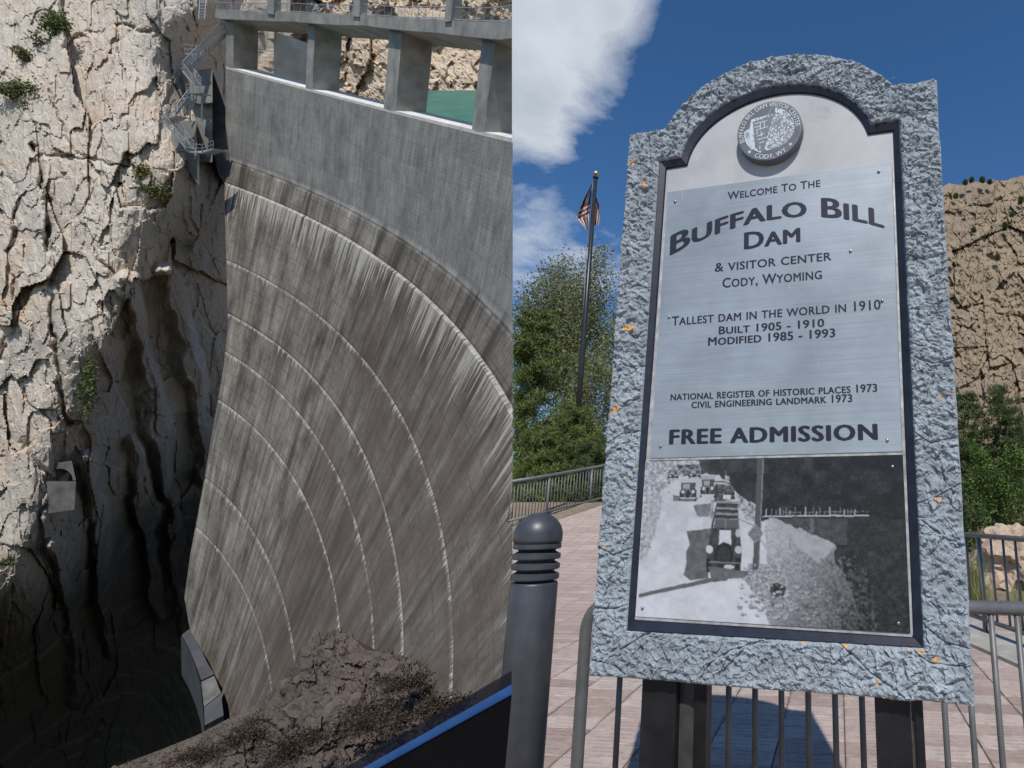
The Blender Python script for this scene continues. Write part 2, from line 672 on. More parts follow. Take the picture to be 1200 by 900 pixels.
    for i, (k, z, amp) in enumerate((('A', ZL['A'], 4.6), ('B', ZL['B'], 2.0), ('C', ZL['C'], 2.2), ('D', ZL['D'], 1.5), ('E', ZL['E'], 1.5), ('F', ZL['F'], 1.4), ('G', ZL['G'], 1.2))):
        n1 = t.noise(vec(1.7, 0.035, 20.0 + i * 3), 1, 5, 0.7)
        n0 = t.noise(vec(0.11, 0.0, 40.0 + i * 5), 1, 4, 0.7)
        Ln = t.math('MULTIPLY', t.math('MULTIPLY', t.smooth(n1, 0.42 if k == 'A' else 0.43, 0.68 if k == 'A' else 0.74), t.smooth(n0, 0.26 if k == 'A' else 0.40, 0.5 if k == 'A' else 0.68)), amp * 1.5)
        dz = t.math('SUBTRACT', z, V)
        m = t.math('MULTIPLY', t.smooth(dz, -0.05, 0.05), t.math('SUBTRACT', 1.0, t.smooth(dz, t.math('MULTIPLY', Ln, 0.6), t.math('ADD', Ln, 0.05))))
        thin = t.math('MULTIPLY', t.smooth(dz, -0.10, 0.0), t.math('SUBTRACT', 1.0, t.smooth(dz, 0.12, 0.32)))
        m = t.math('MAXIMUM', m, t.math('MULTIPLY', thin, t.math('MULTIPLY', t.smooth(n1, 0.42, 0.62), t.smooth(n0, 0.38, 0.6))))
        tot = m if tot is None else t.math('MAXIMUM', tot, m)
    br2 = t.math('MULTIPLY', tot, t.ramp(t.noise(vec(2.4, 0.35, 60.0), 1, 6, 0.7), [(0.32, 0.2), (0.58, 0.95)]))
    c = t.mix(t.math('MULTIPLY', br2, 0.9), c, (0.46, 0.43, 0.38))
    run = t.math('MULTIPLY', t.smooth(V, ZL['A'] - 9.0, ZL['A'] - 1.0), t.math('LESS_THAN', V, ZL['A'] - 0.1))
    c = t.mix(t.math('MULTIPLY', run, t.ramp(t.noise(vec(0.95, 0.03, 33.0), 1, 5, 0.7), [(0.54, 0.0), (0.62, 0.75)])), c, (0.052, 0.042, 0.034))
    # long lime runs
    lr = t.noise(vec(0.8, 0.022, 77.0), 1, 6, 0.7)
    c = t.mix(t.ramp(lr, [(0.665, 0.0), (0.71, 0.6)]), c, (0.5, 0.475, 0.43))
    t.color(c)
    hgt = t.math('ADD', t.noise(vec(2, 2), 1.0, 8, 0.7), t.math('MULTIPLY', wv.outputs['Fac'], 0.06))
    t.bump(hgt, 0.4, 0.1)
    return t.m


M_dam = dam_face_mat()
M_conc = plain('grey_concrete', (0.34, 0.325, 0.295), 0.9, var=0.22, scale=0.5, bump=0.3, bd=0.05)
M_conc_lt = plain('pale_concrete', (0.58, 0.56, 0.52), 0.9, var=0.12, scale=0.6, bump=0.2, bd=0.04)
M_conc_dk = plain('dark_concrete', (0.13, 0.125, 0.12), 0.9, var=0.3, scale=0.5, bump=0.3, bd=0.05)
M_galv = plain('galvanised_steel', (0.50, 0.52, 0.54), 0.45, 0.55, var=0.1, scale=6, bump=0.0)

cont_y = [-60, 90, 200, 230, 300, 380, 430, 500, 580, 650, 700, 735, 800, 850, 1000]
cont_x = [264.5, 264.5, 264, 263, 265, 267, 262, 250, 236, 223, 216, 222, 240, 252, 262]

dam_o = thing('dam', 'tall curved concrete arch dam with lime streaks and pierced crest wall', 'dam', dam(-1.0, -75.0))
zs = np.concatenate([np.linspace(0, -72, 300)])
TT = np.linspace(-0.2, -3.6, 1100)
arc = np.concatenate([[0], np.cumsum(np.linalg.norm(np.diff(dam(TT, 0.0), axis=0), axis=1))])
NC = 520
TG = np.linspace(-0.35, -3.5, NC)
front, fuv, lim = [], [], []
for z in zs:
    off = 0.0
    if z < ZL['A']:
        off = -0.14
    P = dam(TT, z, off)
    X, Y, dep = proj(P)
    ok = dep > 4
    i0 = np.where(ok & (X > np.interp(Y, cont_y, cont_x)))[0][0]
    sl = slice(i0, None)
    k = np.where((X[sl] > np.where(Y[sl] < 612, 600.9, 760)) | (dep[sl] < 6) | (Y[sl] > 1500))[0]
    i1 = i0 + (k[0] if len(k) else len(TT) - i0 - 1)
    tl, tr = TT[max(i0 - 1, 0)], TT[i1]
    if i1 < len(TT) and Y[i1] < 612:            # end exactly on the cut end of the wall
        w = (600.9 - X[i1 - 1]) / (X[i1] - X[i1 - 1])
        tr = TT[i1 - 1] + w * (TT[i1] - TT[i1 - 1])
    wq = (np.interp(Y[i0], cont_y, cont_x) - X[i0 - 1]) / max(X[i0] - X[i0 - 1], 1e-6) if i0 else 0
    tl = TT[i0 - 1] + min(max(wq, 0), 1) * (TT[i0] - TT[i0 - 1]) if i0 else TT[0]
    lim.append((tl, tr))
    tt = np.clip(TG, tr, tl)
    for zz in ZL.values():
        if abs(z - zz) < 0.13:
            off += 0.06
    front.append(dam(tt, z, off))
    fuv.append(np.stack([np.interp(-tt, -TT, arc), np.full(NC, z)], -1))
front = np.array(front)
fuv = np.array(fuv)
mb = MB().grid(front, 1.5)
uvs = fuv.reshape(-1, 2)
TOPT = 3.1
thick = TOPT - 0.3 * zs
G = np.array([[front[i, 0], dam(lim[i][0], zs[i], thick[i])] for i in range(len(zs))])      # left end, against the rock
mb.grid(G)
uvs = np.vstack([uvs, np.repeat(fuv[:, :1], 2, 1).reshape(-1, 2)])
ray_ = front[:, -1] - CC
ray_ /= np.linalg.norm(ray_, axis=1)[:, None]
mb.grid(np.stack([front[:, -1], front[:, -1] + ray_ * (6 + 0.3 * -zs)[:, None]], 1), 2.5)       # right end of the wall
uvs = np.vstack([uvs, np.stack([fuv[:, -1], fuv[:, -1] - [4, 0]], 1).reshape(-1, 2)])
mb.build('wall', M_dam, dam_o, smooth=False, uv=uvs)
# sloping sill of the openings
tl, tr = lim[0]
tt = np.linspace(tl, tr, 80)
sill = np.array([dam(tt, 0.0, 0.0, 0.0), dam(tt, 0.0, 0.02, 0.32), dam(tt, 0.0, TOPT, 1.15), dam(tt, 0.0, TOPT, -1.0)])
end_here(MB().grid(sill).build('sill', M_conc_lt, dam_o))

ZT = np.mean([dam_hit(x, y)[1] for x, y in ((300, 26), (433, 33), (590, 50))])
ZD = np.mean([dam_hit(x, y)[1] for x, y in ((300, 16), (433, 20), (590, 30))])
print('deck levels', ZT, ZD)


def top_zs(pts):
    a = sorted((dam_hit(x, y) for x, y in pts), key=lambda q: -q[0])
    return lambda t: np.interp(-np.asarray(t), [-q[0] for q in a], [q[1] for q in a])


z_bot = top_zs([(262, 24), (300, 26), (350, 28), (433, 33), (520, 42), (599, 51)])
z_top = top_zs([(262, 15), (300, 16), (350, 17), (433, 20.5), (520, 26), (599, 31)])

# piers between the openings
for xa, ya, xb, yb in ((264.5, 90, 273, 91), (358, 102.5, 366, 104), (450, 122, 464, 126), (553, 150, 567, 155)):
    ta, tb = dam_hit(xa, ya)[0], dam_hit(xb, yb)[0]
    zt = float(z_bot((ta + tb) / 2)) + 0.15
    A = np.array([dam(ta, 0, 0.02, 0.0), dam(tb, 0, 0.02, 0.0), dam(tb, 0, TOPT, 0.9), dam(ta, 0, TOPT, 0.9)])
    B = np.array([dam(ta, 0, 0.02, zt), dam(tb, 0, 0.02, zt), dam(tb, 0, TOPT, zt), dam(ta, 0, TOPT, zt)])
    end_here(MB().prism(A, B).build('pier', M_conc, dam_o))
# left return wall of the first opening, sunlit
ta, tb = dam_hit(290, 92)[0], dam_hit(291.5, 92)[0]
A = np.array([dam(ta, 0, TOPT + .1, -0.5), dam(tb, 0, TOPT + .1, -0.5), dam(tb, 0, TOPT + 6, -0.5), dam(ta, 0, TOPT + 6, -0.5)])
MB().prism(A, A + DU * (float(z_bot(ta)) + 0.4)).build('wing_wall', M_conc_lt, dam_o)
# deck
t0, t1 = dam_hit(258, 20)[0], tr
tt = np.linspace(t0, t1, 60)
zb_, zt_ = z_bot(tt), z_top(tt)
ring = np.array([dam(tt, 0, -0.5, zb_), dam(tt, 0, -0.5, zt_), dam(tt, 0, TOPT + 0.6, zt_), dam(tt, 0, TOPT + 0.6, zb_), dam(tt, 0, -0.5, zb_)])
mb = MB().grid(ring)
mb.prism(ring[:4, 0], ring[:4, 0] * 0.999 + ring[:4, 1] * 0.001)
mb.prism(ring[:4, -1], ring[:4, -1] * 0.999 + ring[:4, -2] * 0.001)
end_here(mb.build('deck', M_conc, dam_o))
# parapet railings with pilasters, near side and far side
for side, off in (('near', -0.35), ('far', TOPT + 0.45)):
    for hgt in (0.14, 1.12):
        end_here(MB().tube(dam(tt, 0, off, zt_ + hgt), 0.05, 6).build('rail', M_galv, dam_o))
    posts = np.linspace(t0, t1, 46)
    mb = MB()
    for q, tq in enumerate(posts):
        b = dam(tq, 0, off, z_top(tq))
        mb.bar(b, b + DU * 1.12, 0.045)
        if q < 45:
            for s in range(1, 7):
                ts_ = tq + (posts[q + 1] - tq) * s / 7
                b = dam(ts_, 0, off, z_top(ts_))
                mb.bar(b + DU * 0.14, b + DU * 1.1, 0.014)
    tag(end_here(mb.build('baluster', M_galv, dam_o)), kind='stuff')
for x, y in ((325, 17), (427, 20), (537, 27)):
    ta = dam_hit(x - 4, y)[0]
    tb = dam_hit(x + 4, y)[0]
    z0 = float(z_top(ta)) - 0.25
    A = np.array([dam(ta, 0, -0.62, z0), dam(tb, 0, -0.62, z0), dam(tb, 0, 0.15, z0), dam(ta, 0, 0.15, z0)])
    MB().prism(A, A + DU * 3.4).build('pilaster', M_conc, dam_o)

# ------------------------------------------------------------------ left canyon wall
cl = tps([(-150, -150, 94), (-150, 200, 84), (-150, 500, 77), (-150, 700, 72), (-150, 950, 84),
          (0, -150, 93), (120, -150, 94), (260, -150, 100), (340, -150, 108), (0, 0, 87), (120, 0, 87), (200, 10, 87), (235, 10, 90), (270, 0, 98), (340, 0, 106),
          (0, 120, 82), (110, 120, 82), (180, 120, 82.5), (225, 100, 93), (265, 120, 98), (340, 120, 106),
          (0, 200, 80), (60, 200, 79.5), (140, 190, 79), (200, 195, 79.5), (240, 215, 86), (300, 220, 98),
          (0, 320, 77), (60, 300, 77), (140, 300, 76.5), (195, 300, 83), (255, 300, 92), (300, 300, 102),
          (0, 430, 75), (60, 420, 74.5), (120, 410, 74.5), (150, 430, 83), (200, 410, 91), (250, 410, 99), (320, 430, 116),
          (0, 520, 74), (60, 520, 74), (110, 510, 80), (160, 520, 93), (210, 520, 106), (300, 520, 126),
          (0, 600, 72), (40, 620, 73), (80, 600, 80), (120, 610, 96), (180, 620, 116), (300, 620, 134),
          (0, 680, 71), (30, 690, 74), (80, 710, 98), (150, 720, 120), (220, 720, 132), (300, 760, 140),
          (0, 760, 86), (60, 790, 106), (150, 830, 134), (250, 850, 142), (0, 900, 110), (120, 930, 140), (330, 950, 150)])
xs = np.concatenate([np.arange(-150, -20, 5.0), np.arange(-20, 300, 1.45), np.arange(300, 345, 5.0)])
ys = np.concatenate([np.arange(-150, -12, 6.0), np.arange(-12, 760, 1.5), np.arange(760, 950, 3.0)])
XX, YY = np.meshgrid(xs, ys)


def rock_relief(W, big=9.0, s=0, amps=(1.35, 0.6, 0.22, 0.07), aspect=2.1, ref=78.0, blocky=True):
    """broken granite: blocks at three sizes, stretched along the upright, plus roughness (metres, + is away)"""
    r_, u_, f_ = (W - CC) @ CR, (W - CC) @ CU, (W - CC) @ CF
    # joints follow the face: columns side by side, split by cross joints; depth only slowly changes the pattern
    L = np.stack([r_ / f_ * ref, f_ * 0.12, u_ / f_ * ref / aspect], -1)
    warp = np.stack([vnoise(L / big * 0.8 + 3, s + 50), vnoise(L / big * 0.8 + 9, s + 60), vnoise(L / big * 0.8 + 15, s + 70)], -1)
    fine = np.stack([fbm(L / big * 5 + 3, 2, s + 51), fbm(L / big * 5 + 9, 2, s + 61), fbm(L / big * 5 + 15, 2, s + 71)], -1)
    L = L + warp * big * 0.07 + fine * big * 0.012
    f1, e1 = facets(L / big, s + 1, 0.8, blocky)
    f2, e2 = facets(L / (big * 0.42), s + 11, 0.9, blocky)
    f3, e3 = facets(L / (big * 0.17), s + 21, 1.0, blocky)
    f4, e4 = facets(L / (big * 0.07), s + 25, 1.1, blocky)
    r = amps[0] * f1 + amps[1] * f2 + amps[2] * f3 + amps[2] * 0.42 * f4 + amps[3] * fbm(L / (big * 0.1), 3, s + 31)
    r = r + amps[0] * 0.10 * np.clip(1 - e1 / 0.03, 0, 1) + amps[1] * 0.12 * np.clip(1 - e2 / 0.035, 0, 1)
    return r


D0 = cl(XX, YY)
W0 = at(XX, YY, D0)
rel = rock_relief(W0, 10.0, 3)
clefts = [([(38, 165), (48, 190), (52, 240), (58, 300), (64, 360), (66, 430), (80, 500)], 5.0, 4.2), ([(44, 182), (70, 188), (120, 190), (190, 192)], 3.0, 2.2),
          ([(148, 395), (140, 330), (112, 300), (108, 240), (118, 205)], 3.0, 2.0),
          ([(0, 185), (20, 240), (10, 300), (22, 360), (0, 420)], 4.0, 1.8), ([(75, 55), (130, 30), (185, 35)], 4.0, 1.8), ([(120, 45), (135, 75), (175, 90), (190, 120)], 4.0, 2.0), ([(60, 110), (75, 160), (95, 185)], 3.0, 1.6), ([(0, 505), (40, 530), (60, 570), (40, 640)], 4.0, 2.4)]
for pts, wid, dep_ in clefts:
    pts = np.array(pts, float)
    dmin = np.full(XX.shape, 1e9)
    wob = np.stack([XX * 0.06, YY * 0.06, 0 * XX], -1)
    QX, QY = XX + 5 * fbm(wob, 3, 7), YY + 5 * fbm(wob + 5, 3, 8)
    for a, b in zip(pts[:-1], pts[1:]):
        e = b - a
        u = np.clip(((QX - a[0]) * e[0] + (QY - a[1]) * e[1]) / (e @ e), 0, 1)
        dmin = np.minimum(dmin, np.hypot(QX - a[0] - u * e[0], QY - a[1] - u * e[1]))
    rel = rel + dep_ * 0.36 * np.clip(1.1 - dmin / wid, 0, 1) ** 1.2 * np.clip(0.65 + 0.9 * fbm(wob * 0.6 + 11, 2, 17), 0.1, 1)
rel = rel * np.clip(1.15 - np.maximum(D0 - 84, 0) / 30, 0.5, 1)
# upright ribs of rock standing out in the slot
for pts, wid, out in (([(150, 330), (172, 420), (186, 500), (200, 580)], 15, 6.0), ([(196, 320), (222, 410), (238, 500), (244, 560)], 13, 5.0), ([(104, 540), (122, 640), (130, 760)], 15, 6.0), ([(158, 520), (172, 620), (188, 720)], 13, 5.0), ([(66, 640), (84, 740), (90, 820)], 13, 5.0), ([(200, 600), (208, 680), (214, 740)], 9, 4.0)):
    pts = np.array(pts, float)
    wob = np.stack([XX * 0.05, YY * 0.03, 0 * XX], -1)
    QX = XX + 7 * fbm(wob, 3, 27)
    dmin = np.full(XX.shape, 1e9)
    for a, b in zip(pts[:-1], pts[1:]):
        e = b - a
        u = np.clip(((QX - a[0]) * e[0] + (YY - a[1]) * e[1]) / (e @ e), 0, 1)
        dmin = np.minimum(dmin, np.hypot(QX - a[0] - u * e[0], YY - a[1] - u * e[1]))
    rel = rel - out * 0.6 * np.clip(1.5 * (1 - dmin / wid), 0, 1)
cliffP = at(XX, YY, D0 + rel)
cliffD = D0 + rel
cliffX, cliffY = XX, YY


def cliff_damp_shade(t, c):
    # slot's deep shade put into the rock colour, with damp and seep streaks
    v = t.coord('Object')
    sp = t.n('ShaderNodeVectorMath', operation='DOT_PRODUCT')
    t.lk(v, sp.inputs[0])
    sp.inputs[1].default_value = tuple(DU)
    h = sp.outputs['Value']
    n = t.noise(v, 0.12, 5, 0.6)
    damp_shade = t.smooth(t.math('ADD', h, t.math('MULTIPLY', n, 26.0)), DAMP_SHADE[0], DAMP_SHADE[1])
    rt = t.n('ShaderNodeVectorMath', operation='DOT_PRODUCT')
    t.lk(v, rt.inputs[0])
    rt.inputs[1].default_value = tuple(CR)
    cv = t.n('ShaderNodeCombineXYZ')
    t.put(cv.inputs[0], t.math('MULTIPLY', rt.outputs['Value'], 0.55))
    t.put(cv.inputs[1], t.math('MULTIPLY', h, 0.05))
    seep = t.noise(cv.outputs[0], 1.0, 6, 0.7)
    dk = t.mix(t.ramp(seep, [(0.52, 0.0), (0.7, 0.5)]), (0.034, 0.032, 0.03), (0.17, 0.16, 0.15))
    return t.mix(t.math('MULTIPLY', damp_shade, 0.93), c, dk)


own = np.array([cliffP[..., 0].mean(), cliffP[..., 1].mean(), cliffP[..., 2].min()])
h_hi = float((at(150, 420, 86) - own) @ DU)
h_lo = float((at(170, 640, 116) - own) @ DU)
DAMP_SHADE = (h_hi + 13.0, h_lo + 13.0)
M_cliff = rock_mat('pale_granite', (0.535, 0.47, 0.395), (0.475, 0.43, 0.38), (0.53, 0.41, 0.31), (0.34, 0.275, 0.215), 1.0, cliff_damp_shade)
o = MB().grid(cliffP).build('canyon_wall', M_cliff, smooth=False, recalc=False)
tag(o, 'pale broken granite canyon wall beside the dam, damp and painted with shade at its foot', 'cliff')

# upstream canyon side seen through the crest openings
up_d = tps([(220, -90, 118), (420, -90, 112), (600, -90, 100), (220, 180, 126), (420, 180, 112), (600, 180, 98), (330, 40, 116), (470, 40, 106), (560, 60, 104), (520, 90, 101)])
xs = np.concatenate([np.arange(225, 598, 2.0), [600.0]])
ys = np.arange(-90, 190, 2.2)
XX, YY = np.meshgrid(xs, ys)
D0 = up_d(XX, YY)
rel = rock_relief(at(XX, YY, D0), 8.0, 40, (1.6, 0.9, 0.4, 0.2), 1.5, 100.0)
M_up = rock_mat('tan_reservoir_rock', (0.58, 0.48, 0.37), (0.48, 0.38, 0.28), (0.53, 0.37, 0.24), (0.22, 0.165, 0.115))
o = end_here(MB().grid(at(XX, YY, D0 + rel)).build('reservoir_cliff', M_up, recalc=False))
tag(o, 'tan rock face across the reservoir seen through the crest openings', 'cliff')
# reservoir
wq = [at(x, y, d) for x, y, d in ((492, 106, 96.0), (599.5, 106, 96.0), (599.5, 150, 70), (492, 150, 70))]
t = NT('green_reservoir_water', 0.35, 0, 0.25)
v = t.coord('Object')
t.color(t.ramp(t.noise(v, 0.3, 4), [(0.3, (0.025, 0.12, 0.095)), (0.7, (0.045, 0.18, 0.14))]))
t.bump(t.noise(v, 2.0, 4), 0.3, 0.1)
o = MB().quad(*wq).build('reservoir_water', t.m)
tag(o, kind='structure')

# ------------------------------------------------------------------ concrete abutment block and access stairs
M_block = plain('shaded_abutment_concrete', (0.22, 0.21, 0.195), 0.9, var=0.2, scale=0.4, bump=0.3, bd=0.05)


def px_prism(poly, d0, d1):
    """solid with the traced front at distance d0 and its back d1 away, set straight back into the rock"""
    A = np.array([at(x, y, d0) for x, y in poly])
    r = A.mean(0) - CC
    return MB().prism(A, A + r / np.linalg.norm(r) * (d1 - d0))


ab = thing('abutment_block', 'stepped grey concrete abutment block between the cliff and the dam', 'abutment', at(235, 215, 82))
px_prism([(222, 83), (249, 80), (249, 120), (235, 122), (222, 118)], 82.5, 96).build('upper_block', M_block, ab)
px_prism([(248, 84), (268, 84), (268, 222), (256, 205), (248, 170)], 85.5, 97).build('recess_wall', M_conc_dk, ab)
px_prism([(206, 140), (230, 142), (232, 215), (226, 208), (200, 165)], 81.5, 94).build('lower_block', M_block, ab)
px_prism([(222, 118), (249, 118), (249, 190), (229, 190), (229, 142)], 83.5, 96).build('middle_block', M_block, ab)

UPX = np.cross(CF, DU)
UPX /= np.linalg.norm(UPX)
FWD = np.cross(DU, UPX)                        # level, away from the viewer


def flight(name, a, b, label, width=1.1, n=11):
    """a run of open steel stairs from a (top) to b with two handrails"""
    a, b = np.asarray(a), np.asarray(b)
    th = thing(name, label, 'stairs', b, 'steel stairs on the abutment')
    w = FWD * width
    for k in (0, 1):
        MB().bar(a + w * k, b + w * k, 0.08, 0.28, DU).build('stringer', M_galv, th)
        MB().bar(a + w * k + DU * 1.05, b + w * k + DU * 1.05, 0.08, 0.08, DU).build('handrail', M_galv, th)
        MB().bar(a + w * k + DU * 0.55, b + w * k + DU * 0.55, 0.05, 0.05, DU).build('midrail', M_galv, th)
        for s in np.linspace(0, 1, 5):
            p = a + (b - a) * s + w * k
            MB().bar(p, p + DU * 1.05, 0.06).build('post', M_galv, th)
    for s in np.linspace(0.04, 0.96, n):
        p = a + (b - a) * s
        MB().bar(p, p + w, 0.26, 0.05, DU).build('tread', M_galv, th)
    return th


def landing(label, poly, d, legs=()):
    th = thing('stair_landing', label, 'landing', at(*poly[0], d), 'steel landings on the abutment')
    A = np.array([at(x, y, d) for x, y in poly])
    C = A + FWD * 1.6
    V = np.vstack([A, C[::-1]])
    MB().prism(V, V - DU * 0.15).build('platform', M_galv, th)
    for h in (0.55, 1.08):
        for a, b in zip(A[:-1], A[1:]):
            MB().bar(a + DU * h, b + DU * h, 0.07, 0.07, DU).build('rail', M_galv, th)
    for a in list(A) + [(A[i] + A[i + 1]) / 2 for i in range(len(A) - 1)]:
        MB().bar(a, a + DU * 1.08, 0.06).build('post', M_galv, th)
    for x, y, h in legs:
        p = at(x, y, d) + FWD * 0.4
        MB().bar(p, p - DU * h, 0.16).build('leg', M_galv, th)
    return th


flight('stair_flight', at(264, 29, 82.0), at(234, 61, 81.0), 'topmost steel stair flight rising to the crest walkway', n=14)
flight('stair_flight', at(232, 63, 80.6), at(214, 82, 79.6), 'short steel stair flight hugging the cliff below the topmost flight')
flight('stair_flight', at(214, 83, 79.6), at(226, 98, 79.9), 'short steel stair flight dropping right to the caged landing')
flight('stair_flight', at(221, 114, 79.8), at(206, 134, 78.8), 'steel stair flight below the caged landing')
flight('stair_flight', at(191, 141, 78.6), at(218, 174, 79.5), 'lowest steel stair flight leading to the curved balcony', n=14)
landing('small steel landing at the foot of the topmost stair flight', [(216, 62), (233, 63)], 80.6)
landing('boxy caged steel landing halfway down the abutment', [(218, 108), (234, 108)], 79.8, [(219, 109, 3.8), (233, 109, 3.8)])
landing('narrow steel landing against the cliff above the lowest flight', [(187, 142), (206, 135)], 78.8)
landing('curved steel balcony at the bottom of the stairs', [(216, 175), (224, 178), (237, 178.5), (250, 174)], 79.8, [(229, 178, 4.5)])
lad = thing('ladder', 'vertical caged steel ladder at the top edge of the cliff', 'ladder', at(235, 30, 81))
for x in (233, 240):
    MB().bar(at(x, 22, 81), at(x + 2, -14, 81), 0.09).build('rail', M_galv, lad)
for y in np.linspace(-10, 20, 10):
    MB().bar(at(233.3, y, 81), at(240.5, y, 81), 0.05).build('rung', M_galv, lad)

# ------------------------------------------------------------------ outlet works at the toe
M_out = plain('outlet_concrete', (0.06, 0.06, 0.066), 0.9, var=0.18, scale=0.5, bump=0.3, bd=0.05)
ot = thing('outlet_channel', 'curved grey concrete channel wall at the foot of the dam', 'channel', at(240, 845, 66))
cap = [(213, 744, 70), (222, 737, 71), (234, 757, 69), (243, 777, 67), (251, 790, 66), (236, 797, 65), (228, 775, 67), (220, 757, 69)]
A = np.array([at(*p) for p in cap])
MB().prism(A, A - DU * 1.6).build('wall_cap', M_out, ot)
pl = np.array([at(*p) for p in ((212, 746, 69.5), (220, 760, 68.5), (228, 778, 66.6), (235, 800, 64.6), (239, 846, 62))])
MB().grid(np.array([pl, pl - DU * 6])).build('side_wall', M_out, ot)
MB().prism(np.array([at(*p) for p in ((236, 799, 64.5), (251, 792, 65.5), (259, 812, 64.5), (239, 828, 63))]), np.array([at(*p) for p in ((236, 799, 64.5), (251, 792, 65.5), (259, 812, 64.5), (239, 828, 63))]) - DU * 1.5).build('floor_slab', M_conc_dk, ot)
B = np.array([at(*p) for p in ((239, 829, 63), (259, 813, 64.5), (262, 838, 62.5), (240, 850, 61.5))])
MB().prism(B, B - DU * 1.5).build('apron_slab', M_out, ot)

pt_ = thing('tunnel_portal', 'small concrete tunnel portal with arched opening low on the canyon wall', 'portal', at(70, 600, 74.5))
PD = float(np.median(cliffD[(np.abs(cliffX - 68) < 20) & (np.abs(cliffY - 570) < 30)])) - 1.5
outer = [(46, 545), (84, 540), (90, 563), (87, 597), (47, 603), (50, 565)]
arch = [(55, 563)] + [(70 + 15.5 * math.cos(a), 563 - 14 * math.sin(a)) for a in np.linspace(math.pi, 0, 13)] + [(86, 563)]
mb = MB()
poly = [(46, 545), (52, 563)] + arch[1:-1] + [(89, 563), (84, 540)]
px_prism(poly, PD, PD + 5).build('portal_arch', M_conc_dk, pt_)  # portal's shade is put into the darker concrete
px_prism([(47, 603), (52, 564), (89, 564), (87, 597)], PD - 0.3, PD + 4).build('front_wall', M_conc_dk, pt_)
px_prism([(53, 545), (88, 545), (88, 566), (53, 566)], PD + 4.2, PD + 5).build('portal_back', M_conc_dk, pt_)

# ------------------------------------------------------------------ brown rock knoll below the dam
top_x = [120, 150, 190, 230, 262, 300, 330, 343, 352, 375, 395, 415, 428, 455, 480, 505, 545, 570, 600, 660]
top_y = [905, 893, 878, 862, 845, 826, 806, 785, 755, 742, 738, 748, 762, 764, 770, 788, 798, 803, 808, 812]
nx, ny = 330, 130
gx = np.linspace(120, 660, nx)
ty = np.interp(gx, top_x, top_y)
S = np.linspace(0, 1, ny) ** 1.2
XX = np.repeat(gx[None], ny, 0)
YY = ty[None] + (1010 - ty[None]) * S[:, None]
D0 = (np.interp(gx, [120, 300, 400, 600, 660], [56, 46, 38, 25, 22]) + 0.0)[None] - (S[:, None] * np.interp(gx, [120, 300, 600], [22, 19, 11])[None])
rel = rock_relief(at(XX, YY, D0), 4.5, 80, (0.5, 0.5, 0.26, 0.18), 0.9, 32.0)
edge = np.clip(S * 8, 0.15, 1)[:, None]
kn = at(XX, YY, D0 + rel * edge)
backr = kn[0] + CF * 6 - DU * 6
kn = np.concatenate([backr[None], kn], 0)
M_knoll = rock_mat('brown_shaded_rock', (0.115, 0.093, 0.078), (0.10, 0.083, 0.072), (0.12, 0.088, 0.07), (0.032, 0.026, 0.023), 2.0)  # knoll's shade is put into the colour: brown darkened throughout
o = MB().grid(kn).build('rock_knoll', M_knoll, recalc=False)
tag(o, 'dark brown rocky knoll in front of the foot of the dam', 'rock')


# ------------------------------------------------------------------ leaves
def leaf_mat(name, c, var=0.35, trans=0.25):
    t = NT(name, 0.6, 0, 0.25)
    g = t.n('ShaderNodeNewGeometry')
    f = t.n('ShaderNodeTexWhiteNoise', noise_dimensions='1D')
    t.lk(g.outputs['Random Per Island'], f.inputs['W'])
    lo = tuple(x * (1 - var) for x in c)
    hi = tuple(min(1, x * (1 + var)) for x in c)
    cc = t.ramp(f.outputs['Value'], [(0, lo), (0.6, c), (1, (hi[0] * 1.15, hi[1], hi[2] * 0.8))])
    t.color(cc)
    tr = t.n('ShaderNodeBsdfTranslucent')
    t.lk(cc, tr.inputs[0])
    mx = t.n('ShaderNodeMixShader')
    mx.inputs[0].default_value = trans
    t.lk(t.b.outputs[0], mx.inputs[1])
    t.lk(tr.outputs[0], mx.inputs[2])
    out = [n for n in t.t.nodes if n.type == 'OUTPUT_MATERIAL'][0]
    t.lk(mx.outputs[0], out.inputs[0])
    return t.m


def leaves(C, size, rng, long=1.0, keep=None):
    """leaf-shaped quads at the points C"""
    C = np.asarray(C, float)
    if keep is not None:
        x, y, dep = proj(C)
        C = C[keep(x, y)]
    n = len(C)
    a = rng.normal(size=(n, 3))
    a /= np.linalg.norm(a, axis=1)[:, None]
    b = np.cross(a, rng.normal(size=(n, 3)))
    b /= np.linalg.norm(b, axis=1)[:, None]
    s = size * rng.uniform(0.6, 1.3, n)[:, None]
    V = np.stack([C - a * s * long * 0.5, C + b * s * 0.28, C + a * s * long * 0.5, C - b * s * 0.28], 1).reshape(-1, 3)
    F = np.arange(4 * n).reshape(-1, 4).tolist()
    return MB().add(V, F)


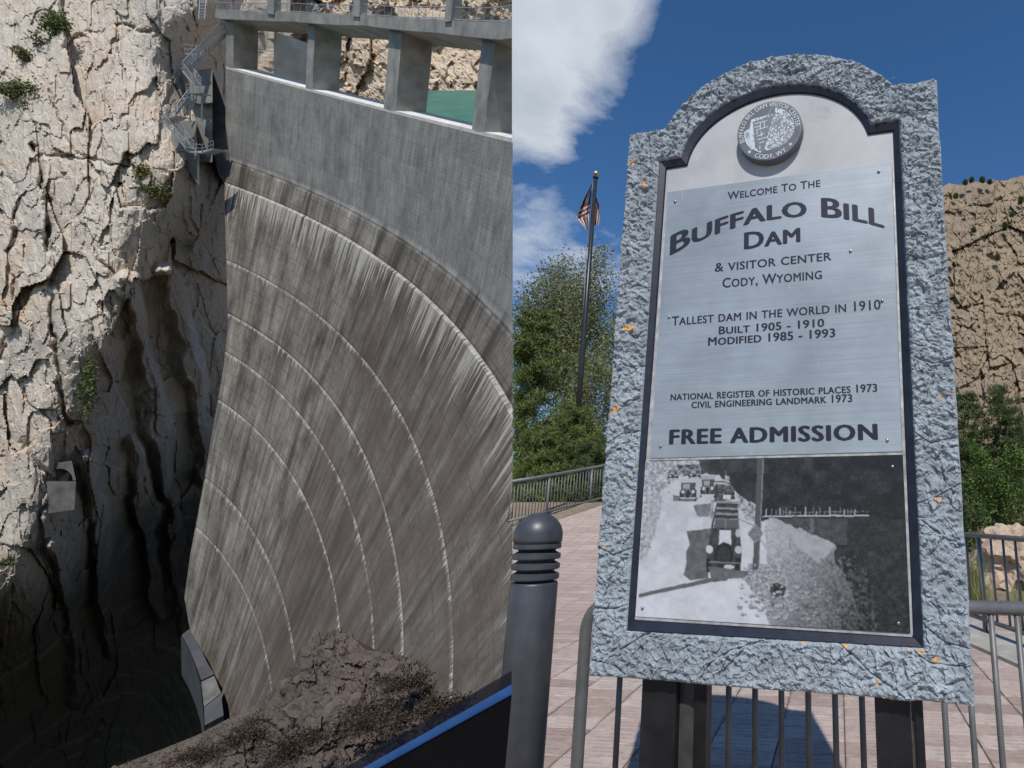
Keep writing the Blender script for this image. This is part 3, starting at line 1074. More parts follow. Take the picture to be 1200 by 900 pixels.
def shrub(name, label, x, y, d, rx, ry, n, size, mat, seed, cat='bush', group=None, front=1.0):
    rng = np.random.default_rng(seed)
    th = thing(name, label, cat, at(x, y + ry, d), group)
    k = 9
    cx = rng.normal(size=(k, 3)) * np.array([0.45, 0.45, 0.3])
    u = cx[rng.integers(0, k, n)] + rng.normal(size=(n, 3)) * 0.24
    m = d / FPX
    P = at(x, y, d) + (u[:, 0] * rx * m)[:, None] * CR + (u[:, 1] * ry * m)[:, None] * CU + (u[:, 2] * rx * m * front)[:, None] * CF
    leaves(P, size, rng).build('foliage', mat, th, recalc=False)
    mb = MB()
    for q in range(5):
        e = at(x, y, d) + (cx[q][0] * rx * m) * CR + (cx[q][1] * ry * m) * CU
        mb.tube([at(x, y + ry * 0.9, d), (at(x, y + ry * 0.5, d) + e) / 2, e], [size * 0.18, size * 0.12, size * 0.06], 5)
    mb.build('stem', plain('dry_stem', (0.16, 0.12, 0.085), 0.9), th)
    return th


M_sage = leaf_mat('sage_leaf', (0.12, 0.15, 0.055))
M_drab = leaf_mat('olive_leaf', (0.16, 0.17, 0.07))
shrub('cliff_shrub', 'largest green shrub high on the cliff ledge', 66, 30, 83.5, 17, 19, 1500, 0.42, M_sage, 1)
shrub('cliff_shrub', 'small olive shrub on the cliff below the largest one', 27, 63, 82.5, 11, 9, 700, 0.36, M_drab, 2)
shrub('cliff_shrub', 'dark green shrub at the left edge of the cliff', 14, 104, 80.5, 16, 15, 1200, 0.38, M_sage, 3)
shrub('cliff_shrub', 'pale green shrub on the ledge beside the abutment', 174, 207, 78.5, 13, 20, 1400, 0.42, M_drab, 4)
shrub('cliff_shrub', 'trailing green plants on the lit rock above the tunnel portal', 106, 455, 73.5, 8, 32, 900, 0.36, M_sage, 5)
shrub('cliff_shrub', 'faint dark shrub deep in the shaded slot', 182, 503, 98.0, 12, 14, 700, 0.4, M_drab, 6)
shrub('cliff_shrub', 'tiny yellow green tuft at the edge of the lit cliff', 12, 657, 69.5, 7, 5, 400, 0.3, M_sage, 7)
M_dry = leaf_mat('dry_brush', (0.05, 0.036, 0.028), 0.35, 0.1)
for i, (x, y, d, rx, ry) in enumerate(((292, 858, 36, 22, 14), (430, 846, 27, 30, 12), (360, 872, 27, 26, 14), (520, 830, 21, 28, 9), (232, 884, 38, 24, 10), (470, 800, 28.5, 20, 8))):
    shrub('dry_brush', ['dark dry brush at the left side of the brown knoll', 'low dry brush on the middle of the brown knoll', 'dry brush near the bottom of the brown knoll', 'dry brush on the knoll just above the vehicle window', 'sparse dry brush at the dark left foot of the knoll', 'dry brush on the knoll crest below the reddish concrete'][i], x, y, d, rx * 1.2, ry, 2600, 0.13, M_dry, 20 + i, 'brush', 'dry brush on the knoll')

rng = np.random.default_rng(77)
kk = kn[2:]
ii, jj = rng.integers(0, kk.shape[0], 9000), rng.integers(0, kk.shape[1], 9000)
patch = fbm(kk[ii, jj] * 0.35, 3, 5) > -0.05
B = kk[ii, jj][patch]
nB = len(B)
dv = (DU + rng.normal(size=(nB, 3)) * 0.5) * rng.uniform(0.12, 0.42, nB)[:, None]
sv = np.cross(dv, CF)
sv = sv / np.linalg.norm(sv, axis=1)[:, None] * 0.035
V = np.stack([B - sv, B + sv, B + dv], 1).reshape(-1, 3)
o = MB().add(V, np.arange(3 * nB).reshape(-1, 3).tolist()).build('dry_ground_cover', M_dry, recalc=False)
tag(o, 'low dry reddish brown ground cover on the knoll', 'ground cover', kind='stuff')

rng = np.random.default_rng(91)
bmr = bmesh.new()
bmesh.ops.create_icosphere(bmr, subdivisions=2, radius=1.0)
RV = np.array([v_.co[:] for v_ in bmr.verts])
RF = [tuple(v_.index for v_ in f.verts) for f in bmr.faces]
bmr.free()
mb = MB()
for k in range(340):
    i_, j_ = rng.integers(2, kk.shape[0]), rng.integers(0, kk.shape[1])
    p = kk[i_, j_]
    sz = 0.16 + 0.75 * rng.random() ** 4
    f1_, _ = facets(RV * 1.3 + k * 7.7, 300, 0.9, True)
    W_ = RV * (1 + 0.28 * f1_)[:, None] * sz * rng.uniform(0.6, 1.25, 3)
    mb.add(p + W_ - DU * sz * 0.25, RF)
o = mb.build('rubble', M_knoll, recalc=False)
tag(o, 'loose brown stones lying on the knoll', 'rubble', kind='stuff')

# ------------------------------------------------------------------ visitors on the crest
def person(label, foot, face, shirt, legs, up, h=1.72, seed=0):
    th = thing('person', label, 'person', foot, 'visitors on the dam crest')
    up = np.asarray(up)
    side = np.cross(up, face)
    side /= np.linalg.norm(side)
    fw = np.cross(side, up)

    def p(s, f, u):
        return np.asarray(foot) + side * s * h + fw * f * h + up * u * h
    J = [p(0, 0, .53), p(0, 0, .62), p(0, .01, .74), p(0, .0, .82), p(0, .0, .86), p(0, .015, .93), p(0, .015, .985),
         p(.05, 0, .50), p(.055, .02, .28), p(.055, -.01, .05), p(.06, .06, .015),
         p(-.05, 0, .50), p(-.06, -.01, .28), p(-.06, -.03, .05), p(-.065, .03, .015),
         p(.105, 0, .80), p(.135, -.02, .64), p(.12, .06, .50), p(-.105, 0, .80), p(-.135, -.02, .64), p(-.12, .06, .50)]
    Rr = [.085, .075, .095, .06, .034, .055, .04, .058, .04, .026, .022, .058, .04, .026, .022, .04, .03, .02, .04, .03, .02]
    Ed = [(0, 1), (1, 2), (2, 3), (3, 4), (4, 5), (5, 6), (0, 7), (7, 8), (8, 9), (9, 10), (0, 11), (11, 12), (12, 13), (13, 14), (3, 15), (15, 16), (16, 17), (3, 18), (18, 19), (19, 20)]
    me = bpy.data.meshes.new('body')
    org = np.asarray(foot, float)
    me.from_pydata([tuple(q - org) for q in J], Ed, [])
    ob = bpy.data.objects.new('body', me)
    col.objects.link(ob)
    m = ob.modifiers.new('skin', 'SKIN')
    for v, r in zip(me.skin_vertices[0].data, Rr):
        v.radius = (r * h * 0.9, r * h * 0.9)
    me.skin_vertices[0].data[0].use_root = True
    ob.modifiers.new('sub', 'SUBSURF').levels = 1
    dg = bpy.context.evaluated_depsgraph_get()
    me2 = bpy.data.meshes.new_from_object(ob.evaluated_get(dg))
    ob.modifiers.clear()
    ob.data = me2
    co = np.array([v.co for v in me2.vertices]) @ up / h
    mats = [plain('visitor_skin', (0.42, 0.27, 0.19)), plain(shirt[0], shirt[1]), plain(legs[0], legs[1]), plain('visitor_hair', (0.06, 0.04, 0.03))]
    for mm in mats:
        me2.materials.append(mm)
    for pl_ in me2.polygons:
        z = float(np.dot(np.array(pl_.center), up)) / h
        pl_.material_index = 3 if z > 0.955 else 0 if z > 0.84 else 1 if z > 0.53 else 2 if z > 0.30 else 0
        pl_.use_smooth = True
    ob.parent = th
    return th


zf = lambda t: float(z_top(t))
for x, lab, sh, lg in ((366, 'visitor in a pale shirt walking on the dam crest, leftmost of three', ('pale_shirt', (0.6, 0.6, 0.62)), ('grey_shorts', (0.2, 0.2, 0.22))),
                       (383, 'visitor in a blue grey shirt and tan shorts, middle of three on the crest', ('blue_grey_shirt', (0.2, 0.26, 0.36)), ('tan_shorts', (0.4, 0.3, 0.2))),
                       (407, 'visitor in a navy shirt beside the second crest pilaster', ('navy_shirt', (0.05, 0.07, 0.14)), ('tan_shorts', (0.4, 0.3, 0.2)))):
    tq = dam_hit(x, 18)[0]
    person(lab, dam(tq, 0, 0.6, zf(tq)), -CF, sh, lg, DU)

# ------------------------------------------------------------------ vehicle door the canyon is seen over
M_blk = plain('black_door_trim', (0.004, 0.004, 0.005), 0.7, var=0.2, bump=0.1, spec=0.05)
M_blue = plain('blue_glossy_trim', (0.03, 0.10, 0.29), 0.4, 0.2, var=0.12, scale=30, bump=0.0)
t = NT('dark_window_tint', 0.1, 0, 0.5)
t.color((0.012, 0.013, 0.02))
t.b.inputs['Specular IOR Level'].default_value = 0.15
t.b.inputs['Alpha'].default_value = 0.62
M_tint = t.m
SX = 599.6


def dline(y_right, y_at_400):
    """a point on a slanted sill line of the door at photo x"""
    return lambda x: y_right + (SX - x) / (SX - 400) * (y_at_400 - y_right)


l0, l1, l2, l3 = dline(786, 902), dline(802, 914), dline(814, 924), dline(817, 927)
dr = thing('vehicle_door', 'black vehicle door with a blue trim strip below the open window', 'vehicle door', (at(500, 1500, 0.75)[0], at(500, 1500, 0.75)[1], 0.0))


def strip(la, lb, d, dd, x0=120):
    A = [at(SX, la(SX), d), at(x0, la(x0), d), at(x0, lb(x0), d), at(SX, lb(SX), d)]
    B = [at(SX, la(SX), d + dd), at(x0, la(x0), d + dd), at(x0, lb(x0), d + dd), at(SX, lb(SX), d + dd)]
    return MB().prism(A, B)


strip(l0, dline(806, 918), 0.765, 0.004).build('window_glass', M_tint, dr)
strip(l1, l2, 0.74, 0.03).build('trim_strip', M_blue, dr)
strip(l2, l3, 0.735, 0.04).build('seal', M_blk, dr)
A = [at(SX, l3(SX), 0.73), at(120, l3(120), 0.73)]
B = [at(SX, l3(SX), 0.78), at(120, l3(120), 0.78)]
def down(p): return np.array([p[0], p[1], 0.0])
Aq = [A[0], A[1], down(A[1]), down(A[0])]
Bq = [B[0], B[1], down(B[1]), down(B[0])]
MB().prism(Aq, Bq).build('door_panel', M_blk, dr)

# ================================================================== the plaza with the welcome sign
def gz(X, Y):
    X, Y = np.asarray(X, float), np.asarray(Y, float)
    s = np.clip((X + 2.0) / 3.5, 0, 1)
    s = s * s * (3 - 2 * s)
    left = np.where(Y < 16, 0.0195 * np.maximum(Y - 6.95, 0) ** 2, 1.61 + 0.03 * (np.minimum(Y, 60) - 16))
    right = 0.10 * np.maximum(Y - 8.0, 0) * (Y < 60) + 5.2 * (Y >= 60)
    return left * (1 - s) + right * s


def depth_for_z(x, y, z):
    return (z - EYE) / ((450 - y) / FPX * CU[2] + CF[2])


def seam_x(Y, z):
    return (600.6 - 900) / FPX * (Y * CF[1] + (z - EYE) * CF[2])


PA = math.radians(7)
E1 = np.array([math.cos(PA), -math.sin(PA)])
E2 = np.array([math.sin(PA), math.cos(PA)])
PW, PL = 0.41, 0.205


def engraved(t, vec_local, c, rnd):
    """rows of small worn engraved marks on a paver"""
    sp = t.n('ShaderNodeSeparateXYZ')
    t.lk(vec_local, sp.inputs[0])
    x, y = sp.outputs[0], sp.outputs[1]
    row = t.math('FRACT', t.math('MULTIPLY', y, 3.6))
    rid = t.math('FLOOR', t.math('MULTIPLY', y, 3.6))
    inrow = t.math('MULTIPLY', t.smooth(row, 0.22, 0.3), t.math('SUBTRACT', 1.0, t.smooth(row, 0.7, 0.78)))
    rr = t.n('ShaderNodeTexWhiteNoise', noise_dimensions='2D')
    cb = t.n('ShaderNodeCombineXYZ')
    t.lk(rid, cb.inputs[0])
    t.put(cb.inputs[1], rnd)
    t.lk(cb.outputs[0], rr.inputs['Vector'])
    half = t.math('ADD', 0.12, t.math('MULTIPLY', rr.outputs['Value'], 0.28))
    ext = t.math('LESS_THAN', t.math('ABSOLUTE', t.math('SUBTRACT', x, 0.5)), half)
    ins = t.math('MULTIPLY', t.math('GREATER_THAN', y, 0.12), t.math('LESS_THAN', y, 0.9))
    cv = t.n('ShaderNodeCombineXYZ')
    t.put(cv.inputs[0], t.math('MULTIPLY', x, 62.0))
    t.put(cv.inputs[1], t.math('MULTIPLY', y, 24.0))
    t.put(cv.inputs[2], t.math('MULTIPLY', rnd, 91.0))
    nn = t.noise(cv.outputs[0], 1.0, 2, 0.6)
    ink = t.math('MULTIPLY', t.math('MULTIPLY', inrow, ext), t.math('MULTIPLY', ins, t.smooth(nn, 0.50, 0.56)))
    return t.mix(t.math('MULTIPLY', ink, 0.62), c, (0.11, 0.09, 0.085))


def paver_mat():
    t = NT('pink_paver', 0.92, 0, 0.2)
    oi = t.n('ShaderNodeObjectInfo')
    g = t.coord('Generated')
    ob = t.coord('Object')
    rnd = oi.outputs['Random']
    c = t.ramp(rnd, [(0.0, (0.315, 0.235, 0.20)), (0.35, (0.39, 0.30, 0.255)), (0.7, (0.43, 0.345, 0.30)), (1.0, (0.47, 0.39, 0.345))])
    ad = t.n('ShaderNodeVectorMath', operation='ADD')
    t.lk(ob, ad.inputs[0])
    cbx = t.n('ShaderNodeCombineXYZ')
    t.put(cbx.inputs[2], t.math('MULTIPLY', rnd, 40.0))
    t.lk(cbx.outputs[0], ad.inputs[1])
    c = t.mix(1.0, c, t.ramp(t.noise(ad.outputs[0], 14, 7, 0.7), [(0.3, 0.84), (0.65, 1.08)]), 'MULTIPLY')
    c = t.mix(t.ramp(t.noise(ad.outputs[0], 90, 3, 0.6), [(0.62, 0), (0.72, 0.45)]), c, (0.55, 0.48, 0.43))
    c = engraved(t, g, c, rnd)
    ed_ = t.n('ShaderNodeSeparateXYZ')
    t.lk(g, ed_.inputs[0])
    rimx = t.math('MINIMUM', ed_.outputs[0], t.math('SUBTRACT', 1.0, ed_.outputs[0]))
    rimy = t.math('MINIMUM', ed_.outputs[1], t.math('SUBTRACT', 1.0, ed_.outputs[1]))
    dirt = t.math('MULTIPLY', t.math('SUBTRACT', 1.0, t.smooth(t.math('MINIMUM', t.math('MULTIPLY', rimx, 2.0), rimy), 0.0, 0.16)), t.smooth(t.noise(ad.outputs[0], 9, 5, 0.6), 0.42, 0.6))
    c = t.mix(t.math('MULTIPLY', dirt, 0.5), c, (0.16, 0.13, 0.11))
    t.color(c)
    t.bump(t.noise(ad.outputs[0], 160, 4, 0.6), 0.25, 0.002)
    return t.m


def plaza_mat():
    t = NT('far_pink_paving', 0.92, 0, 0.2)
    v = t.coord('Object', (1, 1, 1), (0, 0, 0), (0, 0, PA))
    br = t.n('ShaderNodeTexBrick')
    t.lk(v, br.inputs['Vector'])
    br.offset = 0.0
    br.inputs['Scale'].default_value = 1.0
    br.inputs['Brick Width'].default_value = PW
    br.inputs['Row Height'].default_value = PL
    br.inputs['Mortar Size'].default_value = 0.006
    br.inputs['Color1'].default_value = (0.37, 0.28, 0.24, 1)
    br.inputs['Color2'].default_value = (0.43, 0.34, 0.295, 1)
    br.inputs['Mortar'].default_value = (0.20, 0.165, 0.145, 1)
    c = t.mix(1.0, br.outputs['Color'], t.ramp(t.noise(v, 2.5, 6, 0.65), [(0.3, 0.88), (0.7, 1.08)]), 'MULTIPLY')
    vs = t.coord('Object', (9, 22, 1), (0, 0, 0), (0, 0, PA))
    marks = t.math('MULTIPLY', t.smooth(t.noise(vs, 1.0, 3, 0.6), 0.55, 0.63), t.smooth(t.noise(v, 1.9, 2), 0.45, 0.55))
    c = t.mix(t.math('MULTIPLY', marks, 0.28), c, (0.13, 0.105, 0.095))
    t.color(c)
    t.bump(t.noise(v, 60, 4, 0.6), 0.2, 0.004)
    return t.m


M_paver = paver_mat()
M_sand = plain('joint_sand', (0.17, 0.14, 0.12), 0.95, var=0.2, scale=60, bump=0.2)
# base under the pavers, round the viewer, and the far paving
Yn = np.linspace(-4, 3.4, 10)
Yf = np.linspace(3.4, 7.3, 14)
gridn = np.array([[[x, y, -0.012] for x in np.linspace(-3.5, 9, 12)] for y in Yn])
o = MB().grid(gridn).build('plaza', plaza_mat(), recalc=False)
M_far = o.data.materials[0]
tag(o, kind='structure')
gridf = np.array([[[x, y, -0.016] for x in np.linspace(seam_x(y, 0.0), 9, 12)] for y in Yf])
pv_base = MB().grid(gridf).build('plaza_bed', M_sand, recalc=False)
tag(pv_base, kind='structure')
Y2 = np.concatenate([[6.5, 6.99, 7.0], np.linspace(7.3, 22, 40)])
fnx = lambda y: np.interp(y, [13.2, 14.5, 15.7, 16.2, 17.3, 18.7], [-6.15, -5.72, -4.95, -4.65, -3.72, -2.0]) + 0.35
gridp = np.array([[[x, y, float(gz(x, y)) + (0.002 if y > 6.995 else -0.008)] for x in np.linspace(max(seam_x(y, float(gz(-.44 * y, y))), fnx(y) if y > 13.2 else -99), 2.6 if y > 7.9 else 9, 30)] for y in Y2])
o = MB().grid(gridp).build('walkway', M_far, recalc=False)
tag(o, kind='structure')

bmv = MB()
hw, hl, ch = PW / 2 - 0.0035, PL / 2 - 0.0035, 0.004
Vp, Fp = [], []
for (w_, l_, z_) in ((hw, hl, -0.05), (hw, hl, -ch), (hw - ch, hl - ch, 0.0)):
    Vp += [(-w_, -l_, z_), (w_, -l_, z_), (w_, l_, z_), (-w_, l_, z_)]
for k in range(2):
    for i in range(4):
        Fp.append((k * 4 + i, k * 4 + (i + 1) % 4, k * 4 + 4 + (i + 1) % 4, k * 4 + 4 + i))
Fp.append((8, 9, 10, 11))
pv_me = bpy.data.meshes.new('paver')
pv_me.from_pydata(Vp, [], Fp)
pv_me.materials.append(M_paver)
rg = np.random.default_rng(5)
cand = []
for i in range(-12, 26):
    for j in range(14, 38):
        c2 = E1 * (i + 0.5) * PW + E2 * (j + 0.5) * PL
        if c2[1] > 7.05 or c2[1] < 3.2:
            continue
        cs = np.array([[*(c2 + E1 * sx * PW / 2 + E2 * sy * PL / 2), 0.0] for sx in (-1, 1) for sy in (-1, 1)])
        x, y, dep = proj(cs)
        if x.max() < 602 or x.min() > 1215 or y.min() > 910:
            continue
        cand.append((dep.min(), c2, x.min() < 600.5))
cand.sort(key=lambda q: q[0])
for _, c2, cut in cand[:300]:
    me_ = pv_me
    if cut:                                     # pavers sawn off along the plaza edge
        me_ = pv_me.copy()
        V_ = np.array(Vp)
        ca2 = np.array([[math.cos(-PA), -math.sin(-PA)], [math.sin(-PA), math.cos(-PA)]])
        cl_ = ca2.T @ (CC[:2] - c2)
        nl_ = ca2.T @ SEAM_N[:2]
        bm = bmesh.new()
        bm.from_mesh(me_)
        r = bmesh.ops.bisect_plane(bm, geom=bm.verts[:] + bm.edges[:] + bm.faces[:], plane_co=(cl_[0] + 0.002, cl_[1], EYE), plane_no=(nl_[0], nl_[1], SEAM_N[2]), clear_inner=True)
        bm.to_mesh(me_)
        bm.free()
        if not len(me_.polygons):
            continue
    ob = bpy.data.objects.new('paver', me_)
    col.objects.link(ob)
    ob.location = (c2[0] - ORG[pv_base][0], c2[1] - ORG[pv_base][1], rg.uniform(-0.0015, 0.0015) - ORG[pv_base][2])
    ob.rotation_euler = (rg.normal() * 0.002, rg.normal() * 0.002, -PA + rg.normal() * 0.003)
    ob.parent = pv_base
print('pavers', len(cand))
if len(cand) > 300:
    mb = MB()
    for _, c2, cut in cand[300:]:
        if cut:
            continue
        V = np.array(Vp)
        P = np.stack([c2[0] + V[:, 0] * E1[0] + V[:, 1] * E2[0], c2[1] + V[:, 0] * E1[1] + V[:, 1] * E2[1], V[:, 2]], -1)
        mb.add(P, Fp)
    tag(mb.build('far_paver', M_far, pv_base, recalc=False), kind='stuff')

# soil and terrain to the horizon, from behind the fences
t = NT('dry_soil', 0.95, 0, 0.1)
v = t.coord('Object')
c = t.ramp(t.noise(v, 0.6, 8, 0.65), [(0.3, (0.16, 0.125, 0.09)), (0.7, (0.30, 0.24, 0.18))])
c = t.mix(t.ramp(t.noise(v, 7, 6, 0.7), [(0.5, 0), (0.65, 0.6)]), c, (0.10, 0.08, 0.06))
t.color(c)
t.bump(t.noise(v, 5, 8, 0.7), 0.7, 0.08)
M_soil = t.m
Yt = np.concatenate([np.linspace(7.7, 30, 60), np.linspace(32, 120, 30), [200, 400, 900, 2000]])
G = []
for y in Yt:
    xl = seam_x(y, float(gz(-.44 * y, y))) + 0.02
    xs_ = xl + (max(30, y * 2.5) - xl) * np.linspace(0, 1, 60) ** 1.4
    G.append(np.stack([xs_, np.full(60, y), gz(xs_, np.full(60, y)) - 0.03], -1))
o = MB().grid(np.array(G)).build('ground', M_soil, recalc=False)
tag(o, kind='structure')

# ------------------------------------------------------------------ welcome sign
SA = math.radians(14.1)
SH = np.array([math.cos(SA), -math.sin(SA), 0])
SN = np.array([-math.sin(SA), -math.cos(SA), 0])      # towards the viewer
SO = at(918, 807, 1.75)


def st(x, y):
    d = at(x, y, 1.0) - CC
    k = ((SO - CC) @ SN) / (d @ SN)
    P = CC + k * d
    return float((P - SO) @ SH), float(P[2])


def sp(s, z, off=0.0):
    s, z, off = np.broadcast_arrays(np.asarray(s, float), np.asarray(z, float), np.asarray(off, float))
    return SO * [1, 1, 0] + s[..., None] * SH + z[..., None] * np.array([0, 0, 1.0]) + off[..., None] * SN


def S(pts):
    return np.array([st(*p) for p in pts])


def resample(segs, counts):
    out = []
    for sg, n in zip(segs, counts):
        sg = np.asarray(sg, float)
        L = np.concatenate([[0], np.cumsum(np.linalg.norm(np.diff(sg, axis=0), axis=1))])
        u = np.linspace(0, L[-1], n, endpoint=False)
        out.append(np.stack([np.interp(u, L, sg[:, 0]), np.interp(u, L, sg[:, 1])], -1))
    return np.vstack(out)


def smooth_curve(pts, n=60):
    """round off a traced arch"""
    p = np.asarray(pts, float)
    L = np.concatenate([[0], np.cumsum(np.linalg.norm(np.diff(p, axis=0), axis=1))])
    u = np.linspace(0, L[-1], n)
    cxx = np.polynomial.polynomial.polyfit(L / L[-1], p, 5)
    q = np.stack([np.polynomial.polynomial.polyval(u / L[-1], cxx[:, k]) for k in (0, 1)], -1)
    q[0], q[-1] = p[0], p[-1]
    return q


oBL, oTL, oN1, oN2, oTR, oBR = S([(693, 790), (740, 161), (780, 155), (1048, 105), (1097, 97), (1142, 825)])
oArch = smooth_curve(S([(780, 155), (797, 132), (810, 119), (828, 102), (848, 89), (874, 80), (897, 74), (916, 71), (949, 67), (967, 68), (993, 74), (1011, 80), (1032, 91), (1048, 105)]))
iBL, iTL, iN1, iN2, iTR, iBR = S([(737.5, 738), (775, 192), (800.5, 188), (1021, 149), (1054, 144), (1082, 758)])
iArch = smooth_curve(S([(800.5, 188), (809, 167), (822.5, 148.5), (838, 134), (861, 120), (887, 110), (916, 104), (949, 103), (975, 108), (993, 117), (1009, 130), (1021, 149)]))
pBL, pTL, pN1, pN2, pTR, pBR = S([(744.5, 727), (781.5, 198.5), (806, 194.5), (1017, 158.5), (1046.5, 154.5), (1070, 746)])
pArch = smooth_curve(S([(806, 194.5), (813, 176), (824, 159), (838, 145), (861, 130), (887, 119), (916, 112), (949, 110.5), (975, 116.5), (993, 126), (1006, 139), (1017, 158.5)]))
CNT = (520, 45, 420, 45, 560, 360)


def loop(BL, TL, N1, arch, N2, TR, BR):
    return resample([[BL, TL], [TL, N1], arch, [N2, TR], [TR, BR], [BR, BL]], CNT)


Lo = loop(oBL, oTL, oN1, oArch, oN2, oTR, oBR)
Li = loop(iBL, iTL, iN1, iArch, iN2, iTR, iBR)
Lp = loop(pBL, pTL, pN1, pArch, pN2, pTR, pBR)
NLp = len(Lo)
gc = (st(918, 480)[0], 0.0)
sign = thing('welcome_sign', 'large arched welcome sign with rough blue grey stone surround and metal text panel', 'sign', (SO[0], SO[1], 0.0))

# rough stone surround, lofted from the inner to the outer outline
NA = 46
q = np.linspace(0, 1, NA)[:, None, None]
ring = Li[None] * (1 - q) + Lo[None] * q
# uneven broken outer edge
e3 = np.stack([Lo[:, 0] * 14, Lo[:, 1] * 14, np.zeros(NLp)], -1)
jag = (0.0018 * fbm(e3, 4, 5))[:, None] * (Lo - np.roll(Lo, 3, 0))[:, ::-1] * [1, -1]
jag = jag / (np.linalg.norm(Lo - np.roll(Lo, 3, 0), axis=1)[:, None] + 1e-9)
ring = ring + jag[None] * q ** 6
P3 = np.concatenate([ring, np.zeros(ring.shape[:2] + (1,))], -1)
wq = np.stack([fbm(P3 * 22, 2, 90), fbm(P3 * 22 + 7, 2, 91), np.zeros(P3.shape[:2])], -1)
f1, e1 = facets(P3 * 27 + wq * 0.5, 101, 1.7)
f2, e2 = facets(P3 * 62 + wq * 0.8 + 5, 111, 1.6)
rel = 0.0036 * f1 + 0.0030 * f2 + 0.0050 * (1 - 2 * np.abs(fbm(P3 * 34, 3, 120))) * 0.6 + 0.0028 * fbm(P3 * 80, 2, 122) + 0.003 * fbm(P3 * 9, 2, 130)
cracks = [[(741, 192), (757, 197), (777, 214)], [(722, 420), (740, 432), (765, 430)], [(716, 520), (735, 508), (754, 506)], [(706, 640), (722, 650), (748, 640)], [(700, 712), (725, 712), (744, 706)],
          [(730, 760), (760, 742), (790, 735)], [(845, 790), (880, 752), (905, 752)], [(820, 798), (835, 775), (860, 760), (910, 745)], [(985, 752), (1020, 785), (1060, 815)], [(1060, 752), (1090, 775), (1140, 780)],
          [(1082, 730), (1105, 750), (1140, 760)], [(1060, 500), (1090, 520), (1125, 512)], [(1075, 590), (1098, 582), (1128, 566)], [(1080, 610), (1110, 632), (1132, 640)], [(1072, 420), (1095, 428), (1120, 420)],
          [(1058, 300), (1080, 306), (1108, 300)], [(1057, 200), (1075, 198), (1104, 205)], [(1015, 133), (1050, 136), (1100, 133)], [(1000, 122), (1018, 105), (1040, 92)], [(945, 104), (962, 90), (990, 77)],
          [(895, 90), (925, 90), (985, 78)], [(818, 150), (840, 140), (845, 112)], [(850, 124), (835, 110), (832, 98)], [(727, 340), (745, 332), (768, 345)], [(690, 770), (715, 775), (735, 788)]]
grv = np.zeros(ring.shape[:2])
for cr_ in cracks:
    pts = S(cr_)
    dmin = np.full(ring.shape[:2], 9.0)
    for a, b in zip(pts[:-1], pts[1:]):
        ab_ = b - a
        u = np.clip(((ring - a) @ ab_) / (ab_ @ ab_), 0, 1)
        dmin = np.minimum(dmin, np.linalg.norm(ring - (a + u[..., None] * ab_), axis=-1))
    wob = 0.0030 + 0.0015 * vnoise(P3 * 30, 7)
    grv = np.maximum(grv, np.clip(1.25 - dmin / wob, 0, 1))
fall = np.clip(q[..., 0] * NA / 2.5, 0, 1) ** 0.5 * np.clip((1 - q[..., 0]) * NA / 3, 0, 1) ** 0.5
off = 0.024 + (rel - 0.009 * grv) * (0.35 + 0.65 * fall) - 0.010 * (1 - fall)
front = sp(ring[..., 0], ring[..., 1], off)
rim_i = sp(Li[:, 0], Li[:, 1], -0.004)
rim_o = sp(ring[-1, :, 0], ring[-1, :, 1], -0.09)
G = np.concatenate([rim_i[None], front, rim_o[None]], 0)
G = np.concatenate([G, G[:, :1]], 1)
chips = [(735, 384, 8, 4), (743, 387, 4, 3), (722, 479, 6, 4), (717, 483, 4, 3), (741, 190, 3, 5), (755, 217, 3, 6), (1104, 463, 4, 3), (1117, 462, 3, 4), (1099, 585, 5, 3), (1107, 589, 3, 2), (1079, 764, 6, 4), (1097, 773, 7, 4), (905, 747, 4, 2), (942, 752, 4, 3), (991, 757, 4, 4), (1045, 817, 4, 3), (955, 806, 2, 2), (1028, 800, 3, 3), (1066, 762, 4, 2), (773, 735, 2, 3), (733, 560, 3, 2), (707, 640, 2, 3)]
gx_, gy_, _ = proj(G)
orange = np.zeros(gx_.shape)
for cx_, cy_, rx_, ry_ in chips:
    rx_, ry_ = rx_ * 0.72, ry_ * 0.72
    dd = ((gx_ - cx_) / rx_) ** 2 + ((gy_ - cy_) / ry_) ** 2
    orange = np.maximum(orange, (dd + 0.9 * vnoise(G * 120, 3) < 1.0) * 1.0)
base = np.array([0.265, 0.30, 0.33])
tone = 1 + 0.16 * fbm(G * 12, 4, 44)[..., None] + 0.22 * np.clip(fbm(G * 60, 2, 45), -1, 1)[..., None] * 0.5
colr = base * tone
pale = np.clip(np.concatenate([[np.zeros(NLp)], rel, [np.zeros(NLp)]], 0) / 0.008, 0, 1) ** 2
pale = np.concatenate([pale, pale[:, :1]], 1)[..., None]
colr = colr * (1 - 0.35 * pale) + np.array([0.44, 0.48, 0.51]) * 0.35 * pale          # paler on the high spots of the relief
colr = colr * (1 - orange[..., None]) + np.array([0.62, 0.33, 0.10]) * orange[..., None]
t = NT('blue_grey_cast_stone', 0.75, 0, 0.3)
vc = t.n('ShaderNodeVertexColor', layer_name='Col')
v = t.coord('Object')
t.color(t.mix(1.0, vc.outputs[0], t.ramp(t.noise(v, 140, 5, 0.7), [(0.3, 0.72), (0.7, 1.2)]), 'MULTIPLY'))
t.bump(t.noise(v, 180, 6, 0.7), 0.5, 0.003)
MB().grid(G).build('stone_surround', t.m, sign, smooth=False, colr=colr.reshape(-1, 3))

